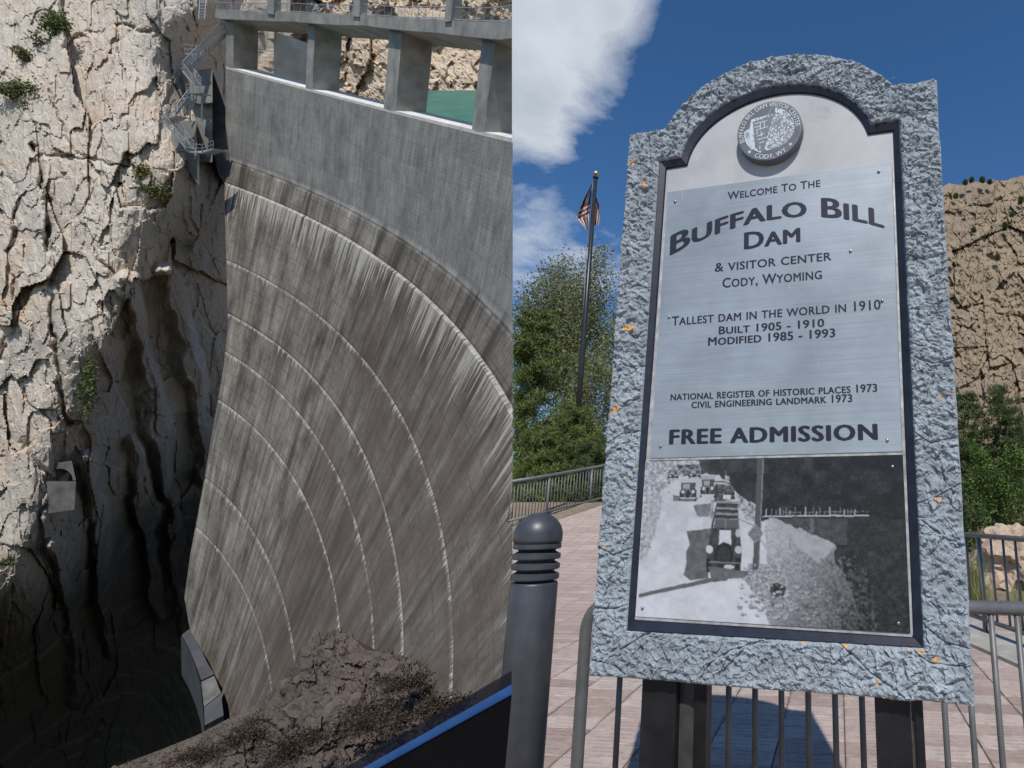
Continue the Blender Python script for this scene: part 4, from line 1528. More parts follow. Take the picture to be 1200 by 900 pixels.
M_navy = plain('navy_frame_paint', (0.014, 0.018, 0.032), 0.45, var=0.25, scale=20, bump=0.1, bd=0.003)
G = np.array([sp(Li[:, 0], Li[:, 1], 0.016), sp((Li * .9 + Lp * .1)[:, 0], (Li * .9 + Lp * .1)[:, 1], 0.017), sp((Li * .12 + Lp * .88)[:, 0], (Li * .12 + Lp * .88)[:, 1], 0.008), sp(Lp[:, 0], Lp[:, 1], 0.004), sp(Lp[:, 0], Lp[:, 1], -0.01)])
G = np.concatenate([G, G[:, :1]], 1)
MB().grid(G).build('inner_frame', M_navy, sign)
# backing plate, pale with worn patches
t = NT('worn_white_plate', 0.5, 0, 0.4)
v = t.coord('Object')
c = t.ramp(t.noise(v, 5, 6, 0.6), [(0.35, (0.37, 0.37, 0.38)), (0.65, (0.45, 0.45, 0.455))])
c = t.mix(t.ramp(t.noise(v, 9, 8, 0.7, 1.0), [(0.63, 0), (0.68, 0.8)]), c, (0.58, 0.56, 0.50))
c = t.mix(t.ramp(t.noise(v, 3, 7, 0.7), [(0.66, 0), (0.74, 0.6)]), c, (0.2, 0.2, 0.2))
t.color(c)
t.bump(t.noise(v, 40, 5), 0.15, 0.002)
n_ = len(Lp)
mb = MB().prism(sp(Lp[:, 0], Lp[:, 1], 0.0), sp(Lp[:, 0], Lp[:, 1], -0.085))
mb.build('backing_plate', t.m, sign)
MB().prism(sp(Lo[:, 0] * 0.97, Lo[:, 1], -0.086), sp(Lo[:, 0] * 0.97, Lo[:, 1], -0.11)).build('back_board', M_navy, sign)

# brushed metal panel with the lettering
t = NT('brushed_aluminium', 0.42, 0.35, 0.5)
v = t.coord('Object', (3, 3, 160), (0, 0, 0))
v1 = t.coord('Object')
c = t.ramp(t.noise(v, 1.0, 6, 0.7), [(0.3, (0.295, 0.325, 0.35)), (0.7, (0.375, 0.41, 0.44))])
c = t.mix(1.0, c, t.ramp(t.noise(v1, 3.5, 6, 0.6), [(0.3, 0.78), (0.7, 1.1)]), 'MULTIPLY')
sc_ = t.coord('Object', (70, 70, 6), (0, 0, 0), (0.2, 0.1, 0.3))
c = t.mix(t.ramp(t.noise(sc_, 1.0, 5, 0.75), [(0.66, 0), (0.74, 0.35)]), c, (0.68, 0.72, 0.75))
t.color(c)
t.bump(t.noise(v, 1.0, 4), 0.05, 0.002)
M_alu = t.m
tpo = S([(763, 537), (783, 226), (1045, 191), (1057, 529)])
tp = MB().prism(sp(tpo[:, 0], tpo[:, 1], 0.005), sp(tpo[:, 0], tpo[:, 1], 0.0005)).build('text_panel', M_alu, sign)
gapo = S([(762, 540), (762.5, 538), (1057.3, 530.5), (1057.6, 533)])
M_trim = plain('worn_metal_trim', (0.42, 0.41, 0.40), 0.5, 0.3, var=0.25, scale=25, bump=0.1, bd=0.002)
MB().prism(sp(gapo[:, 0], gapo[:, 1], 0.006), sp(gapo[:, 0], gapo[:, 1], 0.001)).build('seam_strip', M_trim, sign)
for a in ([(762.5, 540), (783.5, 226), (781.8, 226), (757, 540), (744.8, 724), (746.5, 724)], [(1045.5, 191), (1047, 191), (1070, 744), (1065, 743), (1057.5, 531)]):
    e = S(a)
    MB().prism(sp(e[:, 0], e[:, 1], 0.0035), sp(e[:, 0], e[:, 1], 0.0005)).build('edge_trim', M_trim, sign)
e = S([(745, 722.8), (1068, 743.5), (1069, 746), (745, 725.5)])
MB().prism(sp(e[:, 0], e[:, 1], 0.0065), sp(e[:, 0], e[:, 1], 0.0005)).build('edge_trim', M_trim, sign)

M_ink = plain('dark_lettering', (0.018, 0.021, 0.034), 0.5, var=0.1, bump=0.0)
M_wht = plain('pale_lettering', (0.56, 0.60, 0.62), 0.5, var=0.1, bump=0.0)


def glyphs(text, small=0.8, bold=0.018, space=1.06):
    """triangulated lettering: lower case letters in the text come out as small capitals"""
    cu = bpy.data.curves.new('lettering', 'FONT')
    cu.body = text
    cu.small_caps_scale = small
    cu.offset = bold
    cu.space_character = space
    cu.resolution_u = 3
    cu.fill_mode = 'FRONT'
    for ch, f in zip(text, cu.body_format):
        f.use_small_caps = ch.islower()
    ob = bpy.data.objects.new('lettering', cu)
    col.objects.link(ob)
    dg = bpy.context.evaluated_depsgraph_get()
    me = bpy.data.meshes.new_from_object(ob.evaluated_get(dg))
    V = np.array([v.co[:] for v in me.vertices])
    F = [tuple(p.vertices) for p in me.polygons]
    bpy.data.objects.remove(ob)
    bpy.data.curves.remove(cu)
    return V, F


HV, _ = glyphs('H', bold=0.0)
CAP = HV[:, 1].max()


def words(V, F, place, mat, parent, name='lettering', bold=0.022):
    """one part for each word; strokes thickened sideways by slightly stepped passes"""
    iv = sorted((min(V[i][0] for i in f), max(V[i][0] for i in f)) for f in F)
    ends, cur = [], iv[0][1]
    for a, b in iv[1:]:
        if a - cur > 0.17:
            ends.append((a + cur) / 2)
        cur = max(cur, b)
    groups = {}
    for f in F:
        groups.setdefault(sum(V[f[0]][0] > e for e in ends), []).append(f)
    for k in sorted(groups):
        ids = sorted({i for f in groups[k] for i in f})
        mp_ = {i: n for n, i in enumerate(ids)}
        mb = MB()
        for n, (sh, sv) in enumerate(((-bold, 0.0), (0.0, -0.4 * bold), (0.0, 0.4 * bold), (bold, 0.0))):
            W = V[ids].copy()
            W[:, 0] += sh
            W[:, 1] += sv
            mb.add(place(W, 0.0058 + 0.00012 * n), [tuple(mp_[i] for i in f) for f in groups[k]])
        mb.build(name, mat, parent, recalc=False)


def line(text, p0, p1, hpx, small=0.8, bold=0.02, space=1.06):
    V, F = glyphs(text, small, 0.0, space)
    a, b = np.array(st(*p0)), np.array(st(*p1))
    hz = st(p0[0], p0[1] - hpx)[1] - a[1]
    x0, x1 = V[:, 0].min(), V[:, 0].max()

    def place(W, off):
        u = (W[:, 0] - x0) / (x1 - x0)
        return sp(a[0] + (b[0] - a[0]) * u, a[1] + (b[1] - a[1]) * u + W[:, 1] / CAP * hz, off)
    words(V, F, place, M_ink, tp, bold=bold)


line('Welcome To The', (853.4, 234.7), (961.4, 219.5), 8.6, 0.86)
line('Dam', (873.4, 292.7), (937.2, 284.0), 19.0, 0.82, 0.035)
line('& Visitor Center'.replace('V', 'v').replace('C', 'c'), (838.4, 319.3), (974.2, 305.5), 10.2, 0.86)
line('Cody, Wyoming', (847.3, 337.9), (963.3, 327.3), 11.0, 0.82)
line('Tallest Dam In The World In 1910'.replace('D', 'd').replace('I', 'i').replace(' T', ' t').replace('W', 'w'), (788, 382), (1032, 362.8), 10.2, 0.84)
line('Built 1905 - 1910', (843.2, 392.1), (965.9, 383.3), 8.8, 0.86, 0.03)
line('Modified 1985 - 1993', (830.7, 405.5), (978.7, 395.3), 9.4, 0.86, 0.03)
line('national register of historic places 1973', (786.7, 469.5), (1028, 459.3), 8.4, 0.84, 0.03)
line('civil engineering landmark 1973', (811.2, 478.5), (998.7, 471.3), 8.4, 0.84, 0.03)
line('FREE ADMISSION', (785.9, 520.7), (1027.5, 515.3), 16.5, 0.8, 0.05, 1.12)
# arched heading
V, F = glyphs('Buffalo Bill', 0.8, 0.0, 1.05)
kx = [0.0, 0.2, 0.38, 0.56, 0.68, 0.82, 1.0]
kb = S([(788.8, 299), (833, 277.5), (880, 262.5), (927, 254.5), (955, 255), (990, 258), (1034, 267.5)])
cb = np.polyfit(kx, kb[:, 1], 3)
ca_ = np.polyfit(kx, kb[:, 0], 2)
hh = st(789, 277)[1] - st(789, 299)[1]
hx0, hx1 = V[:, 0].min(), V[:, 0].max()


def arch_place(W, off):
    u = (W[:, 0] - hx0) / (hx1 - hx0)
    return sp(np.polyval(ca_, u), np.polyval(cb, u) + W[:, 1] / CAP * hh * (0.93 + 0.10 * (2 * u - 1) ** 2), off)


words(V, F, arch_place, M_ink, tp, bold=0.035)
M_riv = plain('rivet_steel', (0.35, 0.36, 0.38), 0.3, 0.8, bump=0.0)
AX = np.stack([SH, np.array([0, 0, 1.0]), SN])
for x, y in ((792, 237), (1030, 202), (785, 372), (1034, 353), (997, 295), (775, 523), (1040, 516), (754, 712), (1046, 547), (1053, 730)):
    MB().lathe([(0.0055, 0.004), (0.0055, 0.008), (0.004, 0.0105), (0.001, 0.011)], sp(*st(x, y), 0.0), 10, AX).build('rivet', M_riv, sign, smooth=True)


# ------------------------------------------------------------------ printed panel: the black and white road photograph
class Paint:
    def __init__(s, w, h, x0, y0, x1, y1):
        s.X, s.Y = np.meshgrid(np.linspace(x0, x1, w), np.linspace(y0, y1, h))
        s.a = np.full(s.X.shape, 0.5)
        s.rx, s.ry = np.zeros(s.X.shape), np.zeros(s.X.shape)

    def inside(s, poly):
        p = np.asarray(poly, float)
        X, Y = s.X + s.rx, s.Y + s.ry
        m = np.zeros(X.shape, bool)
        for (xa, ya), (xb, yb) in zip(p, np.roll(p, -1, 0)):
            cnd = (ya > Y) != (yb > Y)
            with np.errstate(divide='ignore', invalid='ignore'):
                xi = (xb - xa) * (Y - ya) / (yb - ya) + xa
            m ^= cnd & (X < xi)
        return m

    def poly(s, p, v, tex=0.0, sc=0.05, seed=0, op=1.0):
        m = s.inside(p)
        s._put(m, v, tex, sc, seed, op)

    def ell(s, cx, cy, rx, ry, v, tex=0.0, op=1.0):
        s._put(((s.X + s.rx - cx) / rx) ** 2 + ((s.Y + s.ry - cy) / ry) ** 2 < 1, v, tex, 0.05, 0, op)

    def seg(s, a, b, w, v, op=1.0):
        a, b = np.array(a, float), np.array(b, float)
        d = b - a
        n = np.array([-d[1], d[0]]) / (np.hypot(*d) + 1e-9) * w / 2
        s.poly([a + n, b + n, b - n, a - n], v, op=op)

    def _put(s, m, v, tex, sc, seed, op):
        if callable(v):
            v = v(s.X, s.Y)
        val = np.broadcast_to(v, s.X.shape)
        if tex:
            P = np.stack([s.X * sc, s.Y * sc, np.zeros(s.X.shape)], -1)
            val = val + tex * fbm(P, 5, seed, 0.65)
        s.a = np.where(m, s.a * (1 - op) + val * op, s.a)


pp = Paint(420, 262, 40, 20, 1120, 715)
pp.rx = 5 * fbm(np.stack([pp.X * .05, pp.Y * .05, 0 * pp.X], -1), 3, 400)
pp.ry = 5 * fbm(np.stack([pp.X * .05, pp.Y * .05, 0 * pp.X], -1), 3, 410)
pp.poly([(0, 0), (1200, 0), (1200, 800), (0, 800)], lambda X, Y: 0.42 + 0.00016 * Y, 0.035, 0.03, 1)                       # dusty road
pp.poly([(270, 0), (1200, 0), (1200, 290), (560, 290), (470, 190), (380, 90), (300, 80)], lambda X, Y: 0.085 - 0.00005 * X - 0.00006 * Y, 0.022, 0.02, 2)   # far cliff
pp.poly([(40, 0), (285, 20), (300, 75), (200, 95), (140, 150), (100, 180), (60, 480), (40, 500)], 0.36, 0.14, 0.09, 3)      # rubble bank
pp.poly([(180, 40), (290, 40), (300, 100), (220, 90)], 0.16, 0.12, 0.1, 4)
pp.poly([(60, 170), (130, 180), (110, 330), (70, 470)], 0.36, 0.08, 0.1, 5)
pp.poly([(560, 270), (990, 262), (1200, 300), (1200, 800), (900, 420), (620, 290)], 0.045, 0.012, 0.05, 6)                   # gorge in shade
pp.poly([(620, 280), (900, 276), (900, 410), (860, 385)], 0.085, 0.02, 0.05, 7)                                             # dam wall
pp.poly([(755, 278), (770, 278), (768, 345), (752, 335)], 0.15)
pp.poly([(570, 285), (620, 280), (860, 385), (850, 450), (905, 520), (960, 600), (975, 720), (600, 720), (560, 600), (590, 500)], lambda X, Y: np.clip(0.34 - 0.0006 * (X - 640) - 0.00025 * (Y - 400), 0.05, 0.5), 0.05, 0.03, 8)   # rubble slope
pp.poly([(570, 285), (620, 280), (860, 385), (850, 450), (905, 520), (960, 600), (975, 720), (600, 720), (560, 600), (590, 500)], lambda X, Y: np.clip(0.33 - 0.0006 * (X - 640) - 0.00025 * (Y - 400), 0.05, 0.5), 0.11, 0.13, 28, 0.6)   # its rubble
pp.poly([(600, 282), (625, 282), (858, 388), (790, 462), (735, 420), (640, 330)], 0.34, 0.035, 0.04, 9)
pp.poly([(855, 385), (1200, 380), (1200, 800), (960, 720), (975, 700), (940, 600), (900, 520), (850, 450)], 0.045, 0.02, 0.06, 21)
pp.poly([(850, 440), (960, 470), (1010, 640), (1000, 720), (955, 690), (905, 540)], 0.06, 0.06, 0.09, 10)
pp.poly([(450, 170), (535, 220), (545, 290), (500, 290), (460, 230)], 0.30, 0.16, 0.09, 11)
pp.poly([(520, 470), (650, 480), (690, 640), (560, 620), (480, 530)], 0.30, 0.12, 0.16, 12)
pp.rx *= 0.25
pp.ry *= 0.25
pp.seg((565, 272), (985, 266), 5, 0.42)
for k in range(22):
    x = 580 + k * 17 + 6 * math.sin(k * 7.1)
    pp.seg((x, 268 - 0.01 * (x - 580)), (x + 2, 240 + 10 * math.sin(k * 3.3)), 5, 0.16 if k % 3 else 0.34)
pp.seg((600, 256), (990, 250), 2, 0.24)
# shadows on the road
pp.poly([(245, 340), (350, 325), (345, 540), (270, 550), (240, 530), (250, 470), (245, 430), (260, 400)], 0.15, 0.03)
pp.poly([(270, 225), (350, 215), (340, 275), (290, 275)], 0.2, 0.03)
pp.poly([(175, 180), (290, 190), (280, 208), (180, 205)], 0.17, 0.03)
pp.poly([(50, 618), (350, 538), (420, 525), (425, 545), (355, 556), (50, 634)], 0.15, 0.02)
# small cars far up the road


def car(x, y, w, h, roof=0.4):
    pp.poly([(x - .46 * w, y - h), (x + .46 * w, y - h), (x + .5 * w, y - .82 * h), (x - .5 * w, y - .82 * h)], roof)
    pp.poly([(x - .44 * w, y - .82 * h), (x + .44 * w, y - .82 * h), (x + .42 * w, y - .5 * h), (x - .42 * w, y - .5 * h)], 0.10)
    pp.poly([(x - .30 * w, y - .78 * h), (x + .10 * w, y - .78 * h), (x + .10 * w, y - .56 * h), (x - .30 * w, y - .56 * h)], 0.32)
    pp.poly([(x - .5 * w, y - .5 * h), (x + .5 * w, y - .5 * h), (x + .5 * w, y - .1 * h), (x - .5 * w, y - .1 * h)], 0.09)
    pp.ell(x, y - .34 * h, .2 * w, .24 * h, 0.24)
    pp.ell(x, y - .32 * h, .15 * w, .19 * h, 0.05)
    for sx in (-1, 1):
        pp.ell(x + sx * .3 * w, y - .42 * h, .09 * w, .08 * h, 0.5)
        pp.poly([(x + sx * .38 * w, y - .35 * h), (x + sx * .52 * w, y - .35 * h), (x + sx * .52 * w, y), (x + sx * .4 * w, y)], 0.04)
    pp.seg((x - .5 * w, y - .12 * h), (x + .5 * w, y - .12 * h), .05 * h, 0.45)


car(172, 108, 46, 46, 0.2)
car(268, 104, 52, 44, 0.25)
car(243, 204, 74, 98, 0.42)
car(330, 190, 62, 98, 0.34)
for k in range(7):
    pp.seg((358, 120 + 9 * k), (430, 124 + 9 * k), 5, 0.32 if k % 2 else 0.07)
pp.poly([(360, 130), (440, 140), (450, 200), (360, 210)], 0.10, 0.08, 0.12, 14)
pp.seg((405, 70), (408, 118), 3, 0.2)
pp.poly([(402, 88), (422, 100), (424, 126), (404, 120)], 0.34, 0.14, 0.2, 15)
pp.poly([(398, 178), (432, 180), (430, 200), (396, 198)], 0.48)
# the open touring car in front
pp.poly([(372, 205), (460, 208), (470, 330), (482, 420), (478, 512), (440, 500), (380, 500), (345, 505), (336, 440), (350, 330), (362, 250)], 0.075, 0.02, 0.06, 16)
for k, yy in enumerate((210, 238, 262, 287)):
    pp.seg((370 - k * 2, yy), (463 + k * 2, yy + 3), 10, 0.26)
    pp.seg((372 - k * 2, yy + 8), (461 + k * 2, yy + 11), 7, 0.05)
pp.poly([(366, 285), (468, 288), (470, 325), (362, 322)], 0.13)
pp.seg((366, 285), (362, 325), 4, 0.36)
pp.seg((468, 288), (471, 328), 4, 0.36)
pp.seg((412, 286), (412, 324), 3, 0.3)
pp.poly([(388, 332), (436, 332), (438, 395), (405, 382), (384, 396)], 0.5, 0.03)
pp.ell(408, 440, 40, 52, 0.03)
pp.ell(408, 442, 30, 42, 0.055)
pp.ell(347, 416, 16, 17, 0.5)
pp.ell(467, 416, 14, 17, 0.42)
pp.ell(465, 345, 10, 18, 0.4)
pp.poly([(335, 455), (350, 455), (352, 512), (338, 512)], 0.03)
pp.poly([(458, 450), (476, 450), (474, 516), (460, 514)], 0.03)
pp.ell(432, 488, 22, 9, 0.45)
pp.seg((345, 470), (475, 472), 6, 0.2)
pp.poly([(345, 488), (520, 505), (500, 530), (360, 548)], 0.16, 0.03)
pp.poly([(346, 215), (358, 215), (362, 280), (344, 285)], 0.3, 0.1, 0.1, 18)
pp.ell(352, 208, 6, 8, 0.25)
# pole and diamond board
pp.seg((553, 20), (541, 497), 26, 0.11)
pp.seg((565, 20), (553, 497), 4, 0.24)
pp.poly([(538, 302), (570, 345), (538, 388), (504, 346)], 0.2, 0.05, 0.2, 19)
pp.seg((470, 285), (530, 312), 3, 0.12)
pp.seg((560, 370), (665, 530), 8, 0.36)
pp.poly([(600, 555), (625, 545), (660, 560), (655, 640), (605, 640)], 0.07, 0.05, 0.1, 20)
pp.ell(635, 622, 22, 20, 0.28)
rs = np.random.default_rng(3)
for k in range(260):
    x, y = rs.uniform(470, 930), rs.uniform(430, 690)
    if y > 430 + (900 - x) * 0.1:
        r_ = rs.uniform(2, 8) * (1.3 if y > 560 else 0.8)
        f_ = np.clip(1.15 - (x - 560) / 480, 0.25, 1)
        pp.ell(x + r_ * 0.4, y + r_ * 0.5, r_, r_ * 0.6, 0.08, op=0.7)
        pp.ell(x, y, r_, r_ * 0.7, rs.choice([0.30, 0.46, 0.40]) * f_, op=0.85)
for k in range(60):
    x, y = rs.uniform(70, 260), rs.uniform(90, 480)
    if x < 90 + (480 - y) * 0.25:
        pp.ell(x, y, rs.uniform(3, 7), rs.uniform(2, 5), rs.choice([0.16, 0.5]), op=0.7)
_k = np.array([1, 6, 1]) / 8.0
for ax_ in (0, 1):
    _p = np.pad(pp.a, [(1, 1) if a == ax_ else (0, 0) for a in (0, 1)], mode='edge')
    pp.a = sum(np.take(_p, np.arange(i, i + pp.a.shape[ax_]), axis=ax_) * _k[i] for i in range(3))
img = np.clip(1.12 * np.maximum(pp.a, 0.01) ** 1.25 + 0.010 * rs.normal(size=pp.a.shape), 0.010, 0.62)
c0 = S([(757, 541), (1058, 533.5), (1067, 742), (745.5, 722)])
hq, wq_ = img.shape
uu, vv = np.meshgrid(np.linspace(0, 1, wq_), np.linspace(0, 1, hq))
c_in = (c0[0] * ((1 - uu) * (1 - vv))[..., None] + c0[1] * (uu * (1 - vv))[..., None] + c0[2] * (uu * vv)[..., None] + c0[3] * ((1 - uu) * vv)[..., None])
t = NT('printed_photograph', 0.35, 0, 0.4)
vc = t.n('ShaderNodeVertexColor', layer_name='Col')
t.color(vc.outputs[0])
Gp = sp(c_in[..., 0], c_in[..., 1], 0.0055)
ph_col = img[..., None] * np.array([0.96, 0.97, 1.03])
MB().grid(Gp).build('historic_photo_panel', t.m, sign, colr=ph_col.reshape(-1, 3))

# ------------------------------------------------------------------ round medallion
mc = np.array(st(904, 160))
mr = (st(941.5, 157)[0] - st(866.5, 163)[0]) / 2
M_med = plain('medallion_grey', (0.13, 0.14, 0.16), 0.45, 0.0, var=0.1, scale=30, bump=0.05, bd=0.002)
md = MB().lathe([(mr, 0.003), (mr, 0.034), (mr * 0.985, 0.037), (mr * 0.94, 0.0375), (0.001, 0.0375)], sp(*mc, 0.0), 64, AX).build('medallion', M_med, sign)
pm = Paint(150, 150, -1, -1, 1, 1)
pm.a[:] = 0.0


def em(x, y):
    return ((x - 490) / 335.0, (y - 445) / 330.0)


def ep(pts, v, **k):
    pm.poly([em(*p) for p in pts], v, **k)


def es(a, b, w, v):
    pm.seg(em(*a), em(*b), w / 335.0, v)


ep([(305, 290), (320, 290), (345, 620), (420, 660), (400, 680), (340, 640), (300, 560), (285, 400)], 1)
ep([(315, 290), (540, 265), (560, 190), (625, 195), (620, 240), (580, 270), (560, 300), (520, 345), (500, 420), (465, 520), (450, 660), (380, 660), (345, 600), (320, 330)], 0.10)
ep([(315, 288), (540, 262), (545, 285), (315, 318)], 1)
for x in range(345, 540, 38):
    ep([(x, 296 - (x - 345) * .1), (x + 18, 293 - (x - 345) * .1), (x + 18, 306 - (x - 345) * .1), (x, 309 - (x - 345) * .1)], 0.12)
ep([(556, 200), (590, 188), (628, 205), (625, 240), (590, 260), (560, 270), (552, 240)], 1)
ep([(570, 215), (600, 208), (605, 225), (578, 232)], 0.1)
ep([(545, 265), (600, 250), (640, 230), (700, 250), (730, 330), (750, 420), (740, 520), (680, 600), (600, 640), (470, 665), (445, 640), (470, 520), (500, 400), (520, 340)], 1)
ep([(230, 420), (280, 390), (300, 480), (330, 620), (300, 650), (250, 560), (225, 500)], 1)
ep([(240, 440), (275, 420), (285, 480), (250, 500)], 0.35)
for a, b in (((335, 345), (480, 330)), ((335, 385), (400, 380)), ((400, 345), (400, 415)), ((350, 420), (480, 400)), ((360, 470), (370, 430)), ((440, 340), (440, 400)), ((370, 530), (470, 515)), ((385, 570), (440, 560)), ((395, 600), (395, 640)), ((410, 440), (412, 500)), ((370, 490), (440, 470))):
    es(a, b, 10, 0.9)
es((520, 195), (470, 280), 5, 0.6)
rs = np.random.default_rng(8)
for k in range(760):
    x, y = rs.uniform(455, 745), rs.uniform(250, 650)
    L_ = rs.uniform(8, 22)
    a_ = rs.uniform(0.6, 2.2)
    es((x, y), (x + L_ * math.cos(a_), y + L_ * math.sin(a_)), rs.uniform(5, 12), 0.12)
for k in range(24):
    x, y = rs.uniform(235, 330), rs.uniform(420, 650)
    es((x, y), (x + 9, y + 14), 7, 0.2)
msk = (np.hypot(pm.X, pm.Y) < 0.78)
a_ = np.where(msk, pm.a, 0)[..., None]
ecol = np.array([0.12, 0.13, 0.15]) * (1 - a_) + np.array([0.52, 0.57, 0.60]) * a_
Ge = sp(mc[0] + pm.X * mr, mc[1] - pm.Y * mr, 0.0381)
idx = np.arange(150 * 150).reshape(150, 150)
kq = msk[:-1, :-1] & msk[1:, 1:] & msk[1:, :-1] & msk[:-1, 1:]
Fe = np.stack([idx[:-1, :-1], idx[1:, :-1], idx[1:, 1:], idx[:-1, 1:]], -1)[kq]
t = NT('medallion_emblem', 0.45, 0, 0.4)
vc = t.n('ShaderNodeVertexColor', layer_name='Col')
t.color(vc.outputs[0])
MB().add(Ge.reshape(-1, 3), Fe.tolist()).build('emblem', t.m, md, colr=ecol.reshape(-1, 3))


def ring_text(text, a0, a1, r, h, top=True):
    V, F = glyphs(text, 0.85, 0.0, 1.0)
    x0, x1 = V[:, 0].min(), V[:, 0].max()

    def place(W, off):
        ang = np.radians(a0 + (a1 - a0) * (W[:, 0] - x0) / (x1 - x0))
        rr = W[:, 1] / CAP * h
        rad = r + rr if top else r - rr
        return sp(mc[0] + rad * np.cos(ang), mc[1] + rad * np.sin(ang), off + 0.0327)
    words(V, F, place, M_wht, md, 'ring_lettering', 0.012)


ring_text('BUFFALO BILL DAM VISITOR CENTER', 199, -2, mr * 0.80, mr * 0.14)
ring_text('CODY, WY', 241, 305, mr * 0.95, mr * 0.15, False)
for an in (226, 318):
    MB().lathe([(mr * 0.045, 0.0376), (mr * 0.045, 0.0386), (mr * 0.02, 0.0386), (mr * 0.02, 0.0377)], sp(mc[0] + mr * 0.87 * math.cos(math.radians(an)), mc[1] + mr * 0.87 * math.sin(math.radians(an)), 0.0), 12, AX).build('ring_dot', M_wht, md)

# posts of the sign: black channel posts with a pale inner web
M_post = plain('black_post_paint', (0.012, 0.012, 0.014), 0.4, var=0.3, scale=12, bump=0.1, bd=0.002)
M_web = plain('brushed_post_web', (0.07, 0.068, 0.064), 0.5, 0.4, var=0.2, scale=14, bump=0.0)


def at_sign(x, y, off):
    d = at(x, y, 1.0) - CC
    k = ((SO + SN * off - CC) @ SN) / (d @ SN)
    return float((CC + k * d - SO) @ SH)


for xs4 in (((752, 793), (793, 812), (812, 827)), ((1026, 1068), (1068, 1073), (1073, 1083))):
    for (xa, xb), m, o0, o1, nm in zip(xs4, (M_post, M_web, M_post), (-0.02, -0.05, -0.035), (-0.085, -0.08, -0.085), ('post_flange', 'post_web', 'post_flange')):
        sa, sb = at_sign(xa, 850, -0.03) + 0.0005, at_sign(xb, 850, -0.03) - 0.0005
        A = [sp(sa, 0.0, o0), sp(sb, 0.0, o0), sp(sb, 0.0, o1), sp(sa, 0.0, o1)]
        MB().prism(A, [p + np.array([0, 0, 0.90]) for p in A]).build(nm, m, sign)

# ------------------------------------------------------------------ railing behind the sign
t = NT('grey_rail_paint', 0.5, 0.35, 0.4)
v = t.coord('Object')
t.color(t.ramp(t.noise(v, 9, 7, 0.65), [(0.3, (0.10, 0.102, 0.105)), (0.7, (0.165, 0.168, 0.172))]))
t.bump(t.noise(v, 120, 4), 0.15, 0.001)
M_rail = t.m
RZ = 1.045
ra, rb = at(689, 701, depth_for_z(689, 701, RZ)), at(1200, 713, depth_for_z(1200, 713, RZ))
rdir = (rb - ra) / np.linalg.norm(rb - ra)
rl_ = thing('railing', 'grey pipe railing with upright bars directly behind the welcome sign', 'railing', (ra[0], ra[1], 0.0))
cor = [ra * [1, 1, 0] + [0, 0, z] for z in (0.0, 0.4, 0.8, RZ - 0.13)] + [ra + rdir * (0.13 - 0.13 * math.cos(a)) + np.array([0, 0, -0.13 + 0.13 * math.sin(a)]) for a in np.linspace(0.2, math.pi / 2, 7)]
MB().tube(cor + [ra + rdir * 0.4, rb + rdir * 0.9], 0.0245, 14).build('top_rail', M_rail, rl_, smooth=True)
MB().tube([ra * [1, 1, 0] + [0, 0, 0.11] + rdir * 0.02, (rb + rdir * 0.9) * [1, 1, 0] + [0, 0, 0.11]], 0.018, 10).build('bottom_rail', M_rail, rl_, smooth=True)


def on_rail(x, y):
    """distance along the railing of the upright seen at photo x, y"""
    d = at(x, y, 1.0) - CC
    nrm = np.array([-rdir[1], rdir[0], 0])
    k = ((ra - CC) @ nrm) / (d @ nrm)
    return float((CC + k * d - ra) @ rdir)


for x in (722, 757, 790, 822, 853, 884.5, 916, 948, 980, 1012, 1045, 1078, 1110, 1142, 1174, 1206, 1239, 1272):
    b = ra * [1, 1, 0] + rdir * on_rail(x, 880)
    MB().tube([b + [0, 0, 0.11], b + [0, 0, RZ - 0.01]], 0.0115, 10).build('baluster', M_rail, rl_, smooth=True)
bp = (rb + rdir * 0.85) * [1, 1, 0]
MB().tube([bp, bp + [0, 0, RZ - .01]], 0.0235, 12).build('end_post', M_rail, rl_, smooth=True)

# farther railing on the right with its kerb
M_kerb = plain('kerb_concrete', (0.36, 0.34, 0.30), 0.9, var=0.15, scale=5, bump=0.3, bd=0.01)
fa, fb = at(1128, 626, depth_for_z(1128, 626, 1.10)), at(1200, 632, depth_for_z(1200, 632, 1.10))
fd = (fb - fa) / np.linalg.norm(fb - fa)
fr = thing('railing', 'shorter grey railing in front of the boulder at the right edge', 'railing', (fa[0], fa[1], 0.0))
sA, sB = fa - fd * 1.6, fb + fd * 2.5
for hz in (0.0, -0.93):
    MB().tube([sA + [0, 0, hz], sB + [0, 0, hz]], 0.03 if hz == 0 else 0.024, 12).build('rail', M_rail, fr, smooth=True)


def on_line(x, y, P0, dr_):
    d = at(x, y, 1.0) - CC
    nrm = np.array([-dr_[1], dr_[0], 0])
    k = ((P0 - CC) @ nrm) / (d @ nrm)
    return float((CC + k * d - P0) @ dr_)


for i in range(-8, 18):
    k = on_line(1148 + 14.3 * i, 650, fa, fd)
    b = fa + fd * k
    if i % 8 == 0:
        MB().tube([b * [1, 1, 0] + [0, 0, 0.02], b], 0.028, 12).build('post', M_rail, fr, smooth=True)
    else:
        MB().tube([b + [0, 0, -0.93], b], 0.014, 8).build('baluster', M_rail, fr, smooth=True)
side = np.array([fd[1], -fd[0], 0])
if side[1] > 0:
    side = -side
A = [sA * [1, 1, 0] + side * 0.45, sB * [1, 1, 0] + side * 0.45, sB * [1, 1, 0] - side * 0.2, sA * [1, 1, 0] - side * 0.2]
kb_ = MB().prism([p + [0, 0, -0.05] for p in A], [p + [0, 0, 0.035] for p in A]).build('kerb', M_kerb)
tag(kb_, kind='structure')

